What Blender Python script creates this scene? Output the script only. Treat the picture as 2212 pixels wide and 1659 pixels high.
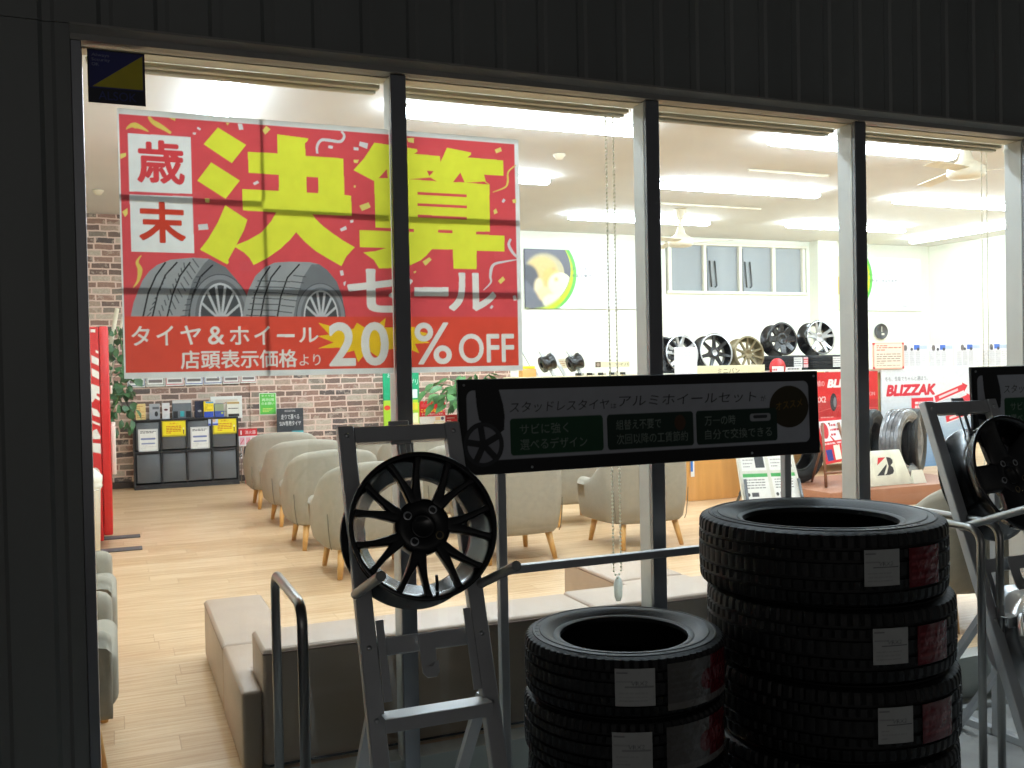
import bpy, bmesh, math, random
import numpy as np
from mathutils import Vector, Matrix
R = math.radians
random.seed(7)
S = bpy.context.scene
COL = S.collection
for o in list(bpy.data.objects):
    bpy.data.objects.remove(o)

# ---------------------------------------------------------------- camera
IW, IH, FPX = 2212, 1659, 2070.0            # picture units used by at()
YAW, PITCH, ROLL = R(22.565), R(-.967), R(1.149)
CAM = Vector((0, -3.1, 1.32))
_cy, _sy = math.cos(YAW), math.sin(YAW)
FW = Vector((_sy*math.cos(PITCH), _cy*math.cos(PITCH), math.sin(PITCH)))
_r = Vector((_cy, -_sy, 0)); _u = _r.cross(FW)
RT = _r*math.cos(ROLL) - _u*math.sin(ROLL)
UP = _r*math.sin(ROLL) + _u*math.cos(ROLL)
cam = bpy.data.cameras.new('camera'); cam.sensor_width = 36; cam.lens = 36*FPX/IW
cam.clip_start = .05; cam.clip_end = 300
co = bpy.data.objects.new('camera', cam); COL.objects.link(co)
M = Matrix((RT, UP, -FW)).transposed().to_4x4(); M.translation = CAM
co.matrix_world = M
S.camera = co

def at(px, py, x=None, y=None, z=None, d=None, pl=None):
    """where the sight line through a picture point meets a plane of the place"""
    v = FW + RT*((px-IW/2)/FPX) - UP*((py-IH/2)/FPX)
    if d is not None: return CAM + v*d
    if pl is not None: return CAM + v*((pl[0]-CAM).dot(pl[1])/v.dot(pl[1]))
    i, val = (0, x) if x is not None else (1, y) if y is not None else (2, z)
    return CAM + v*((val-CAM[i])/v[i])

# ---------------------------------------------------------------- world, exposure
W = bpy.data.worlds.new('World'); S.world = W; W.use_nodes = True
nt = W.node_tree; bg = nt.nodes['Background']
sky = nt.nodes.new('ShaderNodeTexSky'); sky.sky_type = 'NISHITA'; sky.sun_disc = False
sky.sun_elevation = R(3.0); sky.sun_rotation = R(200)
hs = nt.nodes.new('ShaderNodeHueSaturation'); hs.inputs['Saturation'].default_value = .12
nt.links.new(sky.outputs[0], hs.inputs['Color']); nt.links.new(hs.outputs[0], bg.inputs['Color'])
bg.inputs['Strength'].default_value = SKYSTR = .020
S.view_settings.view_transform = 'Standard'; S.view_settings.look = 'None'
S.view_settings.exposure = 0; S.view_settings.gamma = 1
S.render.engine = 'CYCLES'
cy = S.cycles
cy.max_bounces = 14; cy.diffuse_bounces = 6; cy.glossy_bounces = 5; cy.transmission_bounces = 8; cy.transparent_max_bounces = 24
cy.caustics_reflective = False; cy.caustics_refractive = False; cy.sample_clamp_indirect = 6
cy.use_denoising = True
LAMP = 63.0                                   # radiance of the fluorescent diffusers

# ---------------------------------------------------------------- materials
def lin(c):
    return tuple((v/255/12.92 if v/255 <= .04045 else ((v/255+.055)/1.055)**2.4) for v in c)
MATS = {}
def mat(name, rgb=None, rough=.6, metal=0, var=.12, scale=8, bump=0, bscale=60, spec=.5, stretch=(1, 1, 1)):
    if name in MATS: return MATS[name]
    m = bpy.data.materials.new(name); m.use_nodes = True
    t = m.node_tree; b = t.nodes['Principled BSDF']
    b.inputs['Roughness'].default_value = rough; b.inputs['Metallic'].default_value = metal
    b.inputs['Specular IOR Level'].default_value = spec
    c = lin(rgb)
    tc = t.nodes.new('ShaderNodeTexCoord'); mp = t.nodes.new('ShaderNodeMapping'); mp.inputs['Scale'].default_value = stretch
    t.links.new(tc.outputs['Object'], mp.inputs[0])
    n = t.nodes.new('ShaderNodeTexNoise'); n.inputs['Scale'].default_value = scale; n.inputs['Detail'].default_value = 4
    t.links.new(mp.outputs[0], n.inputs['Vector'])
    r = t.nodes.new('ShaderNodeValToRGB')
    r.color_ramp.elements[0].position = .3; r.color_ramp.elements[1].position = .7
    r.color_ramp.elements[0].color = tuple(v*(1-var) for v in c)+(1,)
    r.color_ramp.elements[1].color = tuple(min(1, v*(1+var)) for v in c)+(1,)
    t.links.new(n.outputs['Fac'], r.inputs[0]); t.links.new(r.outputs[0], b.inputs['Base Color'])
    if bump:
        n2 = t.nodes.new('ShaderNodeTexNoise'); n2.inputs['Scale'].default_value = bscale; n2.inputs['Detail'].default_value = 5
        t.links.new(mp.outputs[0], n2.inputs['Vector'])
        bp = t.nodes.new('ShaderNodeBump'); bp.inputs['Strength'].default_value = bump; bp.inputs['Distance'].default_value = .004
        t.links.new(n2.outputs['Fac'], bp.inputs['Height']); t.links.new(bp.outputs[0], b.inputs['Normal'])
    MATS[name] = m
    return m

def mnode(t, op, a, b=None, c=None):
    n = t.nodes.new('ShaderNodeMath'); n.operation = op
    for i, v in enumerate((a, b, c)):
        if v is None: continue
        if isinstance(v, (int, float)): n.inputs[i].default_value = v
        else: t.links.new(v, n.inputs[i])
    return n.outputs[0]

def tiles(t, u, v, w, h, rowjit=True):
    """row / column / random value / distance to the joint of running-bond tiles"""
    rv = mnode(t, 'DIVIDE', v, h); row = mnode(t, 'FLOOR', rv); fv = mnode(t, 'FRACT', rv)
    wn = t.nodes.new('ShaderNodeTexWhiteNoise'); wn.noise_dimensions = '1D'; t.links.new(row, wn.inputs['W'])
    uu = mnode(t, 'ADD', mnode(t, 'DIVIDE', u, w), mnode(t, 'MULTIPLY', wn.outputs['Value'], 7.3))
    colm = mnode(t, 'FLOOR', uu); fu = mnode(t, 'FRACT', uu)
    cb = t.nodes.new('ShaderNodeCombineXYZ'); t.links.new(row, cb.inputs[0]); t.links.new(colm, cb.inputs[1])
    w2 = t.nodes.new('ShaderNodeTexWhiteNoise'); w2.noise_dimensions = '2D'; t.links.new(cb.outputs[0], w2.inputs['Vector'])
    eu = mnode(t, 'MULTIPLY', mnode(t, 'MINIMUM', fu, mnode(t, 'SUBTRACT', 1, fu)), w)
    ev = mnode(t, 'MULTIPLY', mnode(t, 'MINIMUM', fv, mnode(t, 'SUBTRACT', 1, fv)), h)
    return w2.outputs['Value'], mnode(t, 'MINIMUM', eu, ev), w2.outputs['Color']

def ramp(t, fac, stops, mode='LINEAR'):
    r = t.nodes.new('ShaderNodeValToRGB'); cr = r.color_ramp; cr.interpolation = mode
    while len(cr.elements) < len(stops): cr.elements.new(.5)
    for e, (p, c) in zip(cr.elements, stops):
        e.position = p; e.color = tuple(lin(c))+(1,)
    t.links.new(fac, r.inputs[0]); return r.outputs[0]

def mix(t, fac, a, b, mode='MIX'):
    n = t.nodes.new('ShaderNodeMixRGB'); n.blend_type = mode
    for i, v in enumerate((fac, a, b)):
        if isinstance(v, (int, float)): n.inputs[i].default_value = v
        elif isinstance(v, tuple): n.inputs[i].default_value = tuple(lin(v))+(1,)
        else: t.links.new(v, n.inputs[i])
    return n.outputs[0]

def brick_mat():
    m = bpy.data.materials.new('brick_wallpaper'); m.use_nodes = True; t = m.node_tree; b = t.nodes['Principled BSDF']
    tc = t.nodes.new('ShaderNodeTexCoord'); sp = t.nodes.new('ShaderNodeSeparateXYZ')
    nz = t.nodes.new('ShaderNodeTexNoise'); nz.inputs['Scale'].default_value = 9; nz.inputs['Detail'].default_value = 3
    t.links.new(tc.outputs['Object'], nz.inputs['Vector'])
    wob = t.nodes.new('ShaderNodeVectorMath'); wob.operation = 'MULTIPLY_ADD'
    t.links.new(nz.outputs['Color'], wob.inputs[0]); wob.inputs[1].default_value = (.022, .022, .022); t.links.new(tc.outputs['Object'], wob.inputs[2])
    t.links.new(wob.outputs[0], sp.inputs[0])
    rnd, edge, rc = tiles(t, sp.outputs[0], sp.outputs[2], .208, .0735)
    bc = ramp(t, rnd, [(0, (146, 114, 102)), (.17, (162, 128, 114)), (.32, (120, 98, 88)), (.45, (174, 152, 136)), (.6, (94, 82, 78)), (.68, (154, 122, 108)), (.82, (190, 176, 160)), (.93, (136, 124, 112))], 'CONSTANT')
    n2 = t.nodes.new('ShaderNodeTexNoise'); n2.inputs['Scale'].default_value = 7; n2.inputs['Detail'].default_value = 6; n2.inputs['Roughness'].default_value = .7
    t.links.new(tc.outputs['Object'], n2.inputs['Vector'])
    bl = mnode(t, 'MULTIPLY', mnode(t, 'GREATER_THAN', n2.outputs['Fac'], .56), .45)
    bc = mix(t, bl, bc, (206, 190, 174))
    n3 = t.nodes.new('ShaderNodeTexNoise'); n3.inputs['Scale'].default_value = 45; t.links.new(tc.outputs['Object'], n3.inputs['Vector'])
    bc = mix(t, .35, bc, n3.outputs['Fac'], 'OVERLAY')
    jn = mnode(t, 'LESS_THAN', edge, .0085)
    t.links.new(mix(t, jn, bc, (224, 196, 180)), b.inputs['Base Color'])
    b.inputs['Roughness'].default_value = .75
    return m

def plank_mat():
    m = bpy.data.materials.new('oak_plank_floor'); m.use_nodes = True; t = m.node_tree; b = t.nodes['Principled BSDF']
    tc = t.nodes.new('ShaderNodeTexCoord'); sp = t.nodes.new('ShaderNodeSeparateXYZ'); t.links.new(tc.outputs['Object'], sp.inputs[0])
    rnd, edge, rc = tiles(t, sp.outputs[0], sp.outputs[1], .92, .15)
    c = ramp(t, rnd, [(0, (216, 184, 146)), (.5, (224, 195, 158)), (1, (206, 173, 134))])
    off = t.nodes.new('ShaderNodeVectorMath'); off.operation = 'MULTIPLY_ADD'
    t.links.new(rc, off.inputs[0]); off.inputs[1].default_value = (30, 30, 0); t.links.new(tc.outputs['Object'], off.inputs[2])
    mp = t.nodes.new('ShaderNodeMapping'); mp.inputs['Scale'].default_value = (1.1, 22, 1); t.links.new(off.outputs[0], mp.inputs[0])
    n = t.nodes.new('ShaderNodeTexNoise'); n.inputs['Scale'].default_value = 2.2; n.inputs['Detail'].default_value = 5; n.inputs['Roughness'].default_value = .62
    t.links.new(mp.outputs[0], n.inputs['Vector'])
    streak = ramp(t, n.outputs['Fac'], [(.4, (255, 255, 255)), (.62, (214, 190, 160)), (.76, (160, 128, 96))])
    c = mix(t, .62, c, streak, 'MULTIPLY')
    jn = mnode(t, 'LESS_THAN', edge, .0016)
    c = mix(t, mnode(t, 'MULTIPLY', jn, .55), c, (150, 112, 76))
    t.links.new(c, b.inputs['Base Color'])
    b.inputs['Roughness'].default_value = .38
    return m

def emit_mat(name, rgb, s):
    m = bpy.data.materials.new(name); m.use_nodes = True; t = m.node_tree
    t.nodes.remove(t.nodes['Principled BSDF'])
    e = t.nodes.new('ShaderNodeEmission'); e.inputs[0].default_value = lin(rgb)+(1,); e.inputs[1].default_value = s
    t.links.new(e.outputs[0], t.nodes['Material Output'].inputs[0]); return m

def glass_mat():
    m = bpy.data.materials.new('window_glass'); m.use_nodes = True; t = m.node_tree
    t.nodes.remove(t.nodes['Principled BSDF'])
    tr = t.nodes.new('ShaderNodeBsdfTransparent'); tr.inputs[0].default_value = (.93, .95, .94, 1)
    gl = t.nodes.new('ShaderNodeBsdfGlossy'); gl.inputs['Roughness'].default_value = .01
    lw = t.nodes.new('ShaderNodeLayerWeight'); lw.inputs[0].default_value = .5
    fr = mnode(t, 'ADD', mnode(t, 'MULTIPLY', mnode(t, 'POWER', lw.outputs['Facing'], 5), .9), .028)
    mx = t.nodes.new('ShaderNodeMixShader')
    t.links.new(fr, mx.inputs[0]); t.links.new(tr.outputs[0], mx.inputs[1]); t.links.new(gl.outputs[0], mx.inputs[2])
    # a thin film of dust and wipe marks
    tc = t.nodes.new('ShaderNodeTexCoord'); mp = t.nodes.new('ShaderNodeMapping'); mp.inputs['Scale'].default_value = (3, 1, .8); mp.inputs['Rotation'].default_value = (0, .5, 0)
    nz = t.nodes.new('ShaderNodeTexNoise'); nz.inputs['Scale'].default_value = 2.5; nz.inputs['Detail'].default_value = 7; nz.inputs['Roughness'].default_value = .65
    t.links.new(tc.outputs['Object'], mp.inputs[0]); t.links.new(mp.outputs[0], nz.inputs['Vector'])
    df = t.nodes.new('ShaderNodeBsdfDiffuse'); tl = t.nodes.new('ShaderNodeBsdfTranslucent'); ad = t.nodes.new('ShaderNodeMixShader')
    t.links.new(df.outputs[0], ad.inputs[1]); t.links.new(tl.outputs[0], ad.inputs[2])
    m2 = t.nodes.new('ShaderNodeMixShader'); t.links.new(mnode(t, 'MULTIPLY', mnode(t, 'MAXIMUM', mnode(t, 'SUBTRACT', nz.outputs['Fac'], .42), 0), .05), m2.inputs[0])
    t.links.new(mx.outputs[0], m2.inputs[1]); t.links.new(ad.outputs[0], m2.inputs[2])
    t.links.new(m2.outputs[0], t.nodes['Material Output'].inputs[0]); return m

def print_mat(name, rough=.5, translucent=0.0, attr='ink', wrinkle=0):
    if name in MATS: return MATS[name]
    m = bpy.data.materials.new(name); m.use_nodes = True; t = m.node_tree; b = t.nodes['Principled BSDF']
    a = t.nodes.new('ShaderNodeAttribute'); a.attribute_name = attr
    nz = t.nodes.new('ShaderNodeTexNoise'); nz.inputs['Scale'].default_value = 25
    tc = t.nodes.new('ShaderNodeTexCoord'); t.links.new(tc.outputs['Object'], nz.inputs['Vector'])
    f = ramp(t, nz.outputs['Fac'], [(.3, (246, 246, 246)), (.7, (255, 255, 255))])
    c = mix(t, 1.0, a.outputs['Color'], f, 'MULTIPLY')
    t.links.new(c, b.inputs['Base Color']); b.inputs['Roughness'].default_value = rough
    if wrinkle:
        wz = t.nodes.new('ShaderNodeTexNoise'); wz.inputs['Scale'].default_value = wrinkle; wz.inputs['Detail'].default_value = 3
        t.links.new(tc.outputs['Object'], wz.inputs['Vector'])
        bp = t.nodes.new('ShaderNodeBump'); bp.inputs['Strength'].default_value = .8; bp.inputs['Distance'].default_value = .006
        t.links.new(wz.outputs['Fac'], bp.inputs['Height']); t.links.new(bp.outputs[0], b.inputs['Normal'])
    if translucent:
        tl = t.nodes.new('ShaderNodeBsdfTranslucent'); t.links.new(c, tl.inputs[0])
        mx = t.nodes.new('ShaderNodeMixShader'); mx.inputs[0].default_value = translucent
        t.links.new(b.outputs[0], mx.inputs[1]); t.links.new(tl.outputs[0], mx.inputs[2])
        t.links.new(mx.outputs[0], t.nodes['Material Output'].inputs[0])
    MATS[name] = m; return m

# ---------------------------------------------------------------- object helpers
def tag(o, label=None, cat=None, group=None, kind=None):
    if label: o['label'] = label
    if cat: o['category'] = cat
    if group: o['group'] = group
    if kind: o['kind'] = kind
    return o
def thing(name, label, cat, loc=(0, 0, 0), group=None, rot=(0, 0, 0)):
    o = bpy.data.objects.new(name, None); COL.objects.link(o); o.location = loc; o.rotation_euler = rot
    o.empty_display_size = .1
    return tag(o, label, cat, group)
def dup(root, loc, rotz=None, label=None, parent=None):
    r = root.copy(); COL.objects.link(r)
    if parent is None:
        r.location = loc
        if rotz is not None: r.rotation_euler = (0, 0, rotz)
        if label: r['label'] = label
    else: r.parent = parent
    for ch in list(root.children): dup(ch, None, parent=r)
    return r

class MB:
    def __init__(s): s.v = []; s.f = []; s.sm = []
    def add(s, vs, fs, M=None, smooth=False):
        k = len(s.v)
        s.v += [tuple(M @ Vector(p)) if M else tuple(p) for p in vs]
        s.f += [tuple(i+k for i in f) for f in fs]; s.sm += [smooth]*len(fs)
        return s
    def box(s, x0, x1, y0, y1, z0, z1, M=None):
        vs = [(x, y, z) for z in (z0, z1) for y in (y0, y1) for x in (x0, x1)]
        return s.add(vs, [(0, 2, 3, 1), (4, 5, 7, 6), (0, 1, 5, 4), (2, 6, 7, 3), (0, 4, 6, 2), (1, 3, 7, 5)], M)
    def rings(s, rings, close=True, cap=True, smooth=True, M=None):
        n = len(rings[0]); vs = [p for r in rings for p in r]; fs = []
        for a in range(len(rings)-1):
            for i in range(n if close else n-1):
                j = (i+1) % n
                fs.append((a*n+i, a*n+j, (a+1)*n+j, (a+1)*n+i))
        s.add(vs, fs, M, smooth)
        if cap:
            k = len(s.v)-len(vs)
            s.f += [tuple(k+i for i in reversed(range(n))), tuple(k+(len(rings)-1)*n+i for i in range(n))]; s.sm += [False, False]
        return s
    def lathe(s, prof, n=32, M=None, closed=False, smooth=True, cap=False):
        """profile of (radius, height) turned about z"""
        rg = []
        P = list(prof)+([prof[0]] if closed else [])
        for r, h in P:
            rg.append([(r*math.cos(2*math.pi*i/n), r*math.sin(2*math.pi*i/n), h) for i in range(n)])
        return s.rings(rg, True, cap, smooth, M)
    def tube(s, pts, r, n=12, cap=True):
        pts = [Vector(p) for p in pts]; rg = []; up = Vector((.3, .2, .93))
        for i, p in enumerate(pts):
            d = (pts[min(i+1, len(pts)-1)]-pts[max(i-1, 0)]).normalized()
            a = d.cross(up)
            if a.length < .05: a = d.cross(Vector((1, 0, 0)))
            a.normalize(); b = d.cross(a).normalized(); up = a.cross(d).normalized() if i else up
            rr = r[i] if isinstance(r, (list, tuple)) else r
            rg.append([tuple(p+a*rr*math.cos(2*math.pi*k/n)+b*rr*math.sin(2*math.pi*k/n)) for k in range(n)])
        return s.rings(rg, True, cap)
    def prism(s, poly, a, b, M=None):
        """polygon in x,z given a depth along y"""
        n = len(poly); vs = [(x, a, z) for x, z in poly]+[(x, b, z) for x, z in poly]
        fs = [tuple(range(n)), tuple(reversed(range(n, 2*n)))]+[(i, i+n, (i+1) % n+n, (i+1) % n) for i in range(n)]
        return s.add(vs, fs, M)
    def build(s, name, m, parent=None, loc=None, bevel=0, seg=2, sub=0, sharp=0):
        me = bpy.data.meshes.new(name); me.from_pydata(s.v, [], s.f); me.update()
        me.polygons.foreach_set('use_smooth', s.sm)
        bm = bmesh.new(); bm.from_mesh(me)
        bmesh.ops.recalc_face_normals(bm, faces=bm.faces)
        if bevel:
            es = [e for e in bm.edges if len(e.link_faces) == 2 and e.calc_face_angle(0) > .5]
            bmesh.ops.bevel(bm, geom=es, offset=bevel, segments=seg, profile=.5, affect='EDGES', clamp_overlap=True)
            if seg > 1:
                for f in bm.faces: f.smooth = True
        bm.to_mesh(me); bm.free()
        if bevel and seg > 1:
            try: me.set_sharp_from_angle(angle=R(50))
            except Exception: pass
        if sharp: me.set_sharp_from_angle(angle=R(sharp))
        me.materials.append(m)
        o = bpy.data.objects.new(name, me); COL.objects.link(o)
        if parent: o.parent = parent
        if loc: o.location = loc
        if sub:
            md = o.modifiers.new('sub', 'SUBSURF'); md.levels = sub; md.render_levels = sub
        return o
def rel(parent, o):
    """keep world-space geometry in place under an unrotated Empty"""
    o.location = Vector(o.location)-parent.location; return o

# ---------------------------------------------------------------- printed sheets
_glyph = {}
def glyph(txt, bold=0):
    k = (txt, 0)
    if k not in _glyph:
        cu = bpy.data.curves.new('t', 'FONT'); cu.body = txt; cu.resolution_u = 5; cu.fill_mode = 'NONE'
        ob = bpy.data.objects.new('t', cu); COL.objects.link(ob)
        dg = bpy.context.evaluated_depsgraph_get()
        me = ob.evaluated_get(dg).to_mesh()
        co_ = np.array([v.co[:2] for v in me.vertices]); tr = np.array([e.vertices[:] for e in me.edges])
        ob.evaluated_get(dg).to_mesh_clear()
        bpy.data.objects.remove(ob); bpy.data.curves.remove(cu)
        if len(co_):
            lo = co_.min(0); sz = np.maximum(co_.max(0)-lo, 1e-6)
            _glyph[k] = ((co_-lo)/sz, tr, sz)
        else: _glyph[k] = (co_, tr, np.array([1, 1]))
    return _glyph[k]

class Print:
    """a sheet of ink: shapes are painted in sheet coordinates, then carried by the vertices of a fine mesh"""
    def __init__(s, x0, z0, x1, z1, cell, bgc=(245, 245, 245), ss=2):
        s.x0, s.z0, s.x1, s.z1 = x0, z0, x1, z1
        s.nx = max(4, int(round((x1-x0)/cell))); s.ny = max(4, int(round((z1-z0)/cell))); s.ss = ss
        w, h = s.nx*ss, s.ny*ss
        s.a = np.empty((h, w, 3)); s.a[:] = lin(bgc)
        s.X = x0+(np.arange(w)+.5)/w*(x1-x0); s.Z = z0+(np.arange(h)+.5)/h*(z1-z0)
        s.clip = None
    def _put(s, m, c, r0=0, c0=0):
        if s.clip is not None:
            m = m & s.clip[r0:r0+m.shape[0], c0:c0+m.shape[1]]
        s.a[r0:r0+m.shape[0], c0:c0+m.shape[1]][m] = lin(c)
    def mask(s, *polys):
        m = np.zeros((len(s.Z), len(s.X)), bool)
        for p in polys:
            p = np.asarray([(q[0], q[-1]) for q in p], float)
            for (xa, za), (xb, zb) in zip(p, np.roll(p, -1, 0)):
                if za == zb: continue
                rows = np.nonzero((s.Z >= min(za, zb)) & (s.Z < max(za, zb)))[0]
                if len(rows) == 0: continue
                xi = xa+(s.Z[rows]-za)/(zb-za)*(xb-xa)
                m[rows] ^= s.X[None, :] >= xi[:, None]
        return m
    def poly(s, c, *polys): s._put(s.mask(*polys), c); return s
    def rect(s, c, x0, z0, x1, z1): return s.poly(c, [(x0, z0), (x1, z0), (x1, z1), (x0, z1)])
    def rrect(s, c, x0, z0, x1, z1, r):
        pts = []
        for cx, cz, a0 in ((x1-r, z1-r, 0), (x0+r, z1-r, 90), (x0+r, z0+r, 180), (x1-r, z0+r, 270)):
            pts += [(cx+r*math.cos(R(a0+k*15)), cz+r*math.sin(R(a0+k*15))) for k in range(7)]
        return s.poly(c, pts)
    def ell(s, c, cx, cz, rx, rz, inner=0):
        d = ((s.X[None, :]-cx)/rx)**2+((s.Z[:, None]-cz)/rz)**2
        s._put((d <= 1) & (d >= inner*inner), c); return s
    def line(s, c, pts, w):
        for a, b in zip(pts[:-1], pts[1:]):
            a = np.array((a[0], a[-1])); b = np.array((b[0], b[-1])); d = b-a; L = np.hypot(*d)+1e-9; n = np.array((-d[1], d[0]))/L*w/2
            s.poly(c, [a+n, b+n, b-n, a-n])
        for p in pts[1:-1]: s.ell(c, p[0], p[-1], w/2, w/2)
        return s
    def text(s, c, txt, x0, z0, x1, z1, bold=.0, keep=False, slant=0, skew=0):
        co_, tr, sz = glyph(txt)
        if not len(tr): return s
        br = bold*abs(z1-z0)*.9                   # stroke growth in sheet units
        x0 += br; x1 -= br; z0 += br; z1 -= br
        if keep:
            k = min((x1-x0)/sz[0], (z1-z0)/sz[1]); x1 = x0+sz[0]*k; z1 = z0+sz[1]*k
        P = co_*np.array([x1-x0, z1-z0])+np.array([x0, z0])
        if slant: P[:, 0] += (P[:, 1]-z0)*slant
        if skew: P[:, 1] += (P[:, 0]-x0)*skew
        wn = np.zeros((len(s.Z), len(s.X)+1), np.int32); dx = s.X[1]-s.X[0]; dz = s.Z[1]-s.Z[0]
        A, B = P[tr[:, 0]], P[tr[:, 1]]
        for (xa, za), (xb, zb) in zip(A, B):      # winding number of the outlines
            if za == zb: continue
            r0 = max(0, int(math.ceil((min(za, zb)-s.Z[0])/dz))); r1 = min(len(s.Z), int(math.ceil((max(za, zb)-s.Z[0])/dz)))
            if r1 <= r0: continue
            rows = np.arange(r0, r1)
            xi = xa+(s.Z[rows]-za)/(zb-za)*(xb-xa)
            ci = np.clip(np.ceil((xi-s.X[0])/dx), 0, len(s.X)).astype(int)
            np.add.at(wn, (rows, ci), 1 if zb > za else -1)
        mk = np.cumsum(wn, 1)[:, :-1] != 0
        k = br/dx
        if k > .4:
            ys, xs = np.nonzero(mk)
            if len(ys):
                p = int(k)+2; r0, r1, q0, q1 = max(0, ys.min()-p), ys.max()+p+1, max(0, xs.min()-p), xs.max()+p+1
                sub = mk[r0:r1, q0:q1]; out = sub.copy()
                for dy in range(-p, p+1):
                    for dx_ in range(-p, p+1):
                        if 0 < dy*dy+dx_*dx_ <= (k+.3)**2:
                            out[max(0, dy):out.shape[0]+min(0, dy), max(0, dx_):out.shape[1]+min(0, dx_)] |= sub[max(0, -dy):sub.shape[0]+min(0, -dy), max(0, -dx_):sub.shape[1]+min(0, -dx_)]
                mk[r0:r1, q0:q1] = out
        s._put(mk, c)
        return s
    def blur(s, x0, z0, x1, z1, r):
        i0, i1 = [int(np.clip(np.searchsorted(s.X, v), 0, len(s.X))) for v in (x0, x1)]; j0, j1 = [int(np.clip(np.searchsorted(s.Z, v), 0, len(s.Z))) for v in (z0, z1)]
        k = max(1, int(r/(s.X[1]-s.X[0]))); b = s.a[j0:j1, i0:i1]
        for _ in range(2):
            for ax in (0, 1):
                q = np.pad(b, [(k, k) if a == ax else (0, 0) for a in range(3)], 'edge'); c = np.cumsum(q, ax); n = b.shape[ax]
                b = (np.take(c, range(2*k, 2*k+n), ax)-np.take(c, range(0, n), ax))/(2*k)
        s.a[j0:j1, i0:i1] = b; return s
    def lines(s, c, x0, z0, x1, z1, n, fill=.5, seed=1, gap=.25):
        """small unreadable copy: rows of short word-length strokes"""
        rg = random.Random(seed); h = (z1-z0)/n
        for i in range(n):
            zz = z1-(i+1)*h+h*(1-fill)/2; x = x0
            while x < x1-(x1-x0)*.05:
                w = (x1-x0)*rg.uniform(.06, .22)
                s.rect(c, x, zz, min(x+w, x1), zz+h*fill); x += w+(x1-x0)*.03
                if rg.random() < gap*.3: break
        return s
    def build(s, name, m, parent=None, fn=None, y=None, thick=0):
        ny, nx, k = s.ny, s.nx, s.ss
        a = s.a.reshape(ny, k, nx, k, 3).mean((1, 3))
        xs = np.linspace(s.x0, s.x1, nx); zs = np.linspace(s.z0, s.z1, ny)
        gx, gz = np.meshgrid(xs, zs)
        if fn is None: V = np.stack([gx, np.full_like(gx, y), gz], -1).reshape(-1, 3)
        else: V = np.array([tuple(fn(p, q)) for p, q in zip(gx.ravel(), gz.ravel())])
        idx = np.arange(nx*ny).reshape(ny, nx)
        F = np.stack([idx[:-1, :-1], idx[:-1, 1:], idx[1:, 1:], idx[1:, :-1]], -1).reshape(-1, 4)
        colr = np.concatenate([a.reshape(-1, 3), np.ones((nx*ny, 1))], 1)
        if thick:                                   # a board: the back and the rim in the border colour
            b = V.copy(); b[:, 1] += thick; ring = np.concatenate([idx[0, :], idx[1:, -1], idx[-1, -2::-1], idx[-2:0:-1, 0]])
            nb = len(V); V = np.concatenate([V, b[ring]])
            rr = np.arange(len(ring)); r2 = np.roll(rr, -1)
            F2 = np.stack([ring[rr], nb+rr, nb+r2, ring[r2]], -1)
            F = np.concatenate([F, F2]); colr = np.concatenate([colr, colr[ring]])
        me = bpy.data.meshes.new(name)
        me.vertices.add(len(V)); me.vertices.foreach_set('co', V.astype(np.float32).ravel())
        me.loops.add(F.size); me.loops.foreach_set('vertex_index', F.astype(np.int32).ravel())
        me.polygons.add(len(F)); me.polygons.foreach_set('loop_start', (np.arange(len(F))*4).astype(np.int32))
        try: me.polygons.foreach_set('loop_total', np.full(len(F), 4, np.int32))
        except Exception: pass
        me.update(calc_edges=True); me.validate()
        ca = me.color_attributes.new('ink', 'FLOAT_COLOR', 'POINT')
        ca.data.foreach_set('color', colr.astype(np.float32).ravel())
        me.materials.append(m)
        o = bpy.data.objects.new(name, me); COL.objects.link(o)
        if parent: o.parent = parent; o.location = -Vector(parent.location)
        return o
PAPER = print_mat('printed_paper', .55)
BOARD = print_mat('printed_board', .4)
def part(mb, name, m, parent, **k):
    return rel(parent, mb.build(name, m, parent, **k))

GZ = -.2                                        # level of the forecourt; the shop floor is 0
# ---------------------------------------------------------------- setting
m_ground = mat('forecourt_concrete', (160, 159, 156), .85, var=.25, scale=3, bump=.4, bscale=120)
b = MB(); b.add([(-40, -60, GZ), (50, -60, GZ), (50, .35, GZ), (-40, .35, GZ)], [(0, 1, 2, 3)])
tag(b.build('ground', m_ground), kind='structure')
FLOOR = plank_mat()
b = MB().box(-1.02, 12.62, .13, 9.02, -.12, 0); tag(b.build('floor', FLOOR), kind='structure')
m_ceil = mat('ceiling_board', (220, 219, 216), .9, var=.03, scale=2)
b = MB().box(-1.02, 12.62, .02, 9.02, 3.2, 3.3); tag(b.build('ceiling', m_ceil), kind='structure')
m_white = mat('white_wallpaper', (238, 240, 228), .8, var=.02, scale=30)
BRICK = brick_mat()
m_skirt = mat('dark_skirting', (62, 50, 44), .5)

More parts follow.
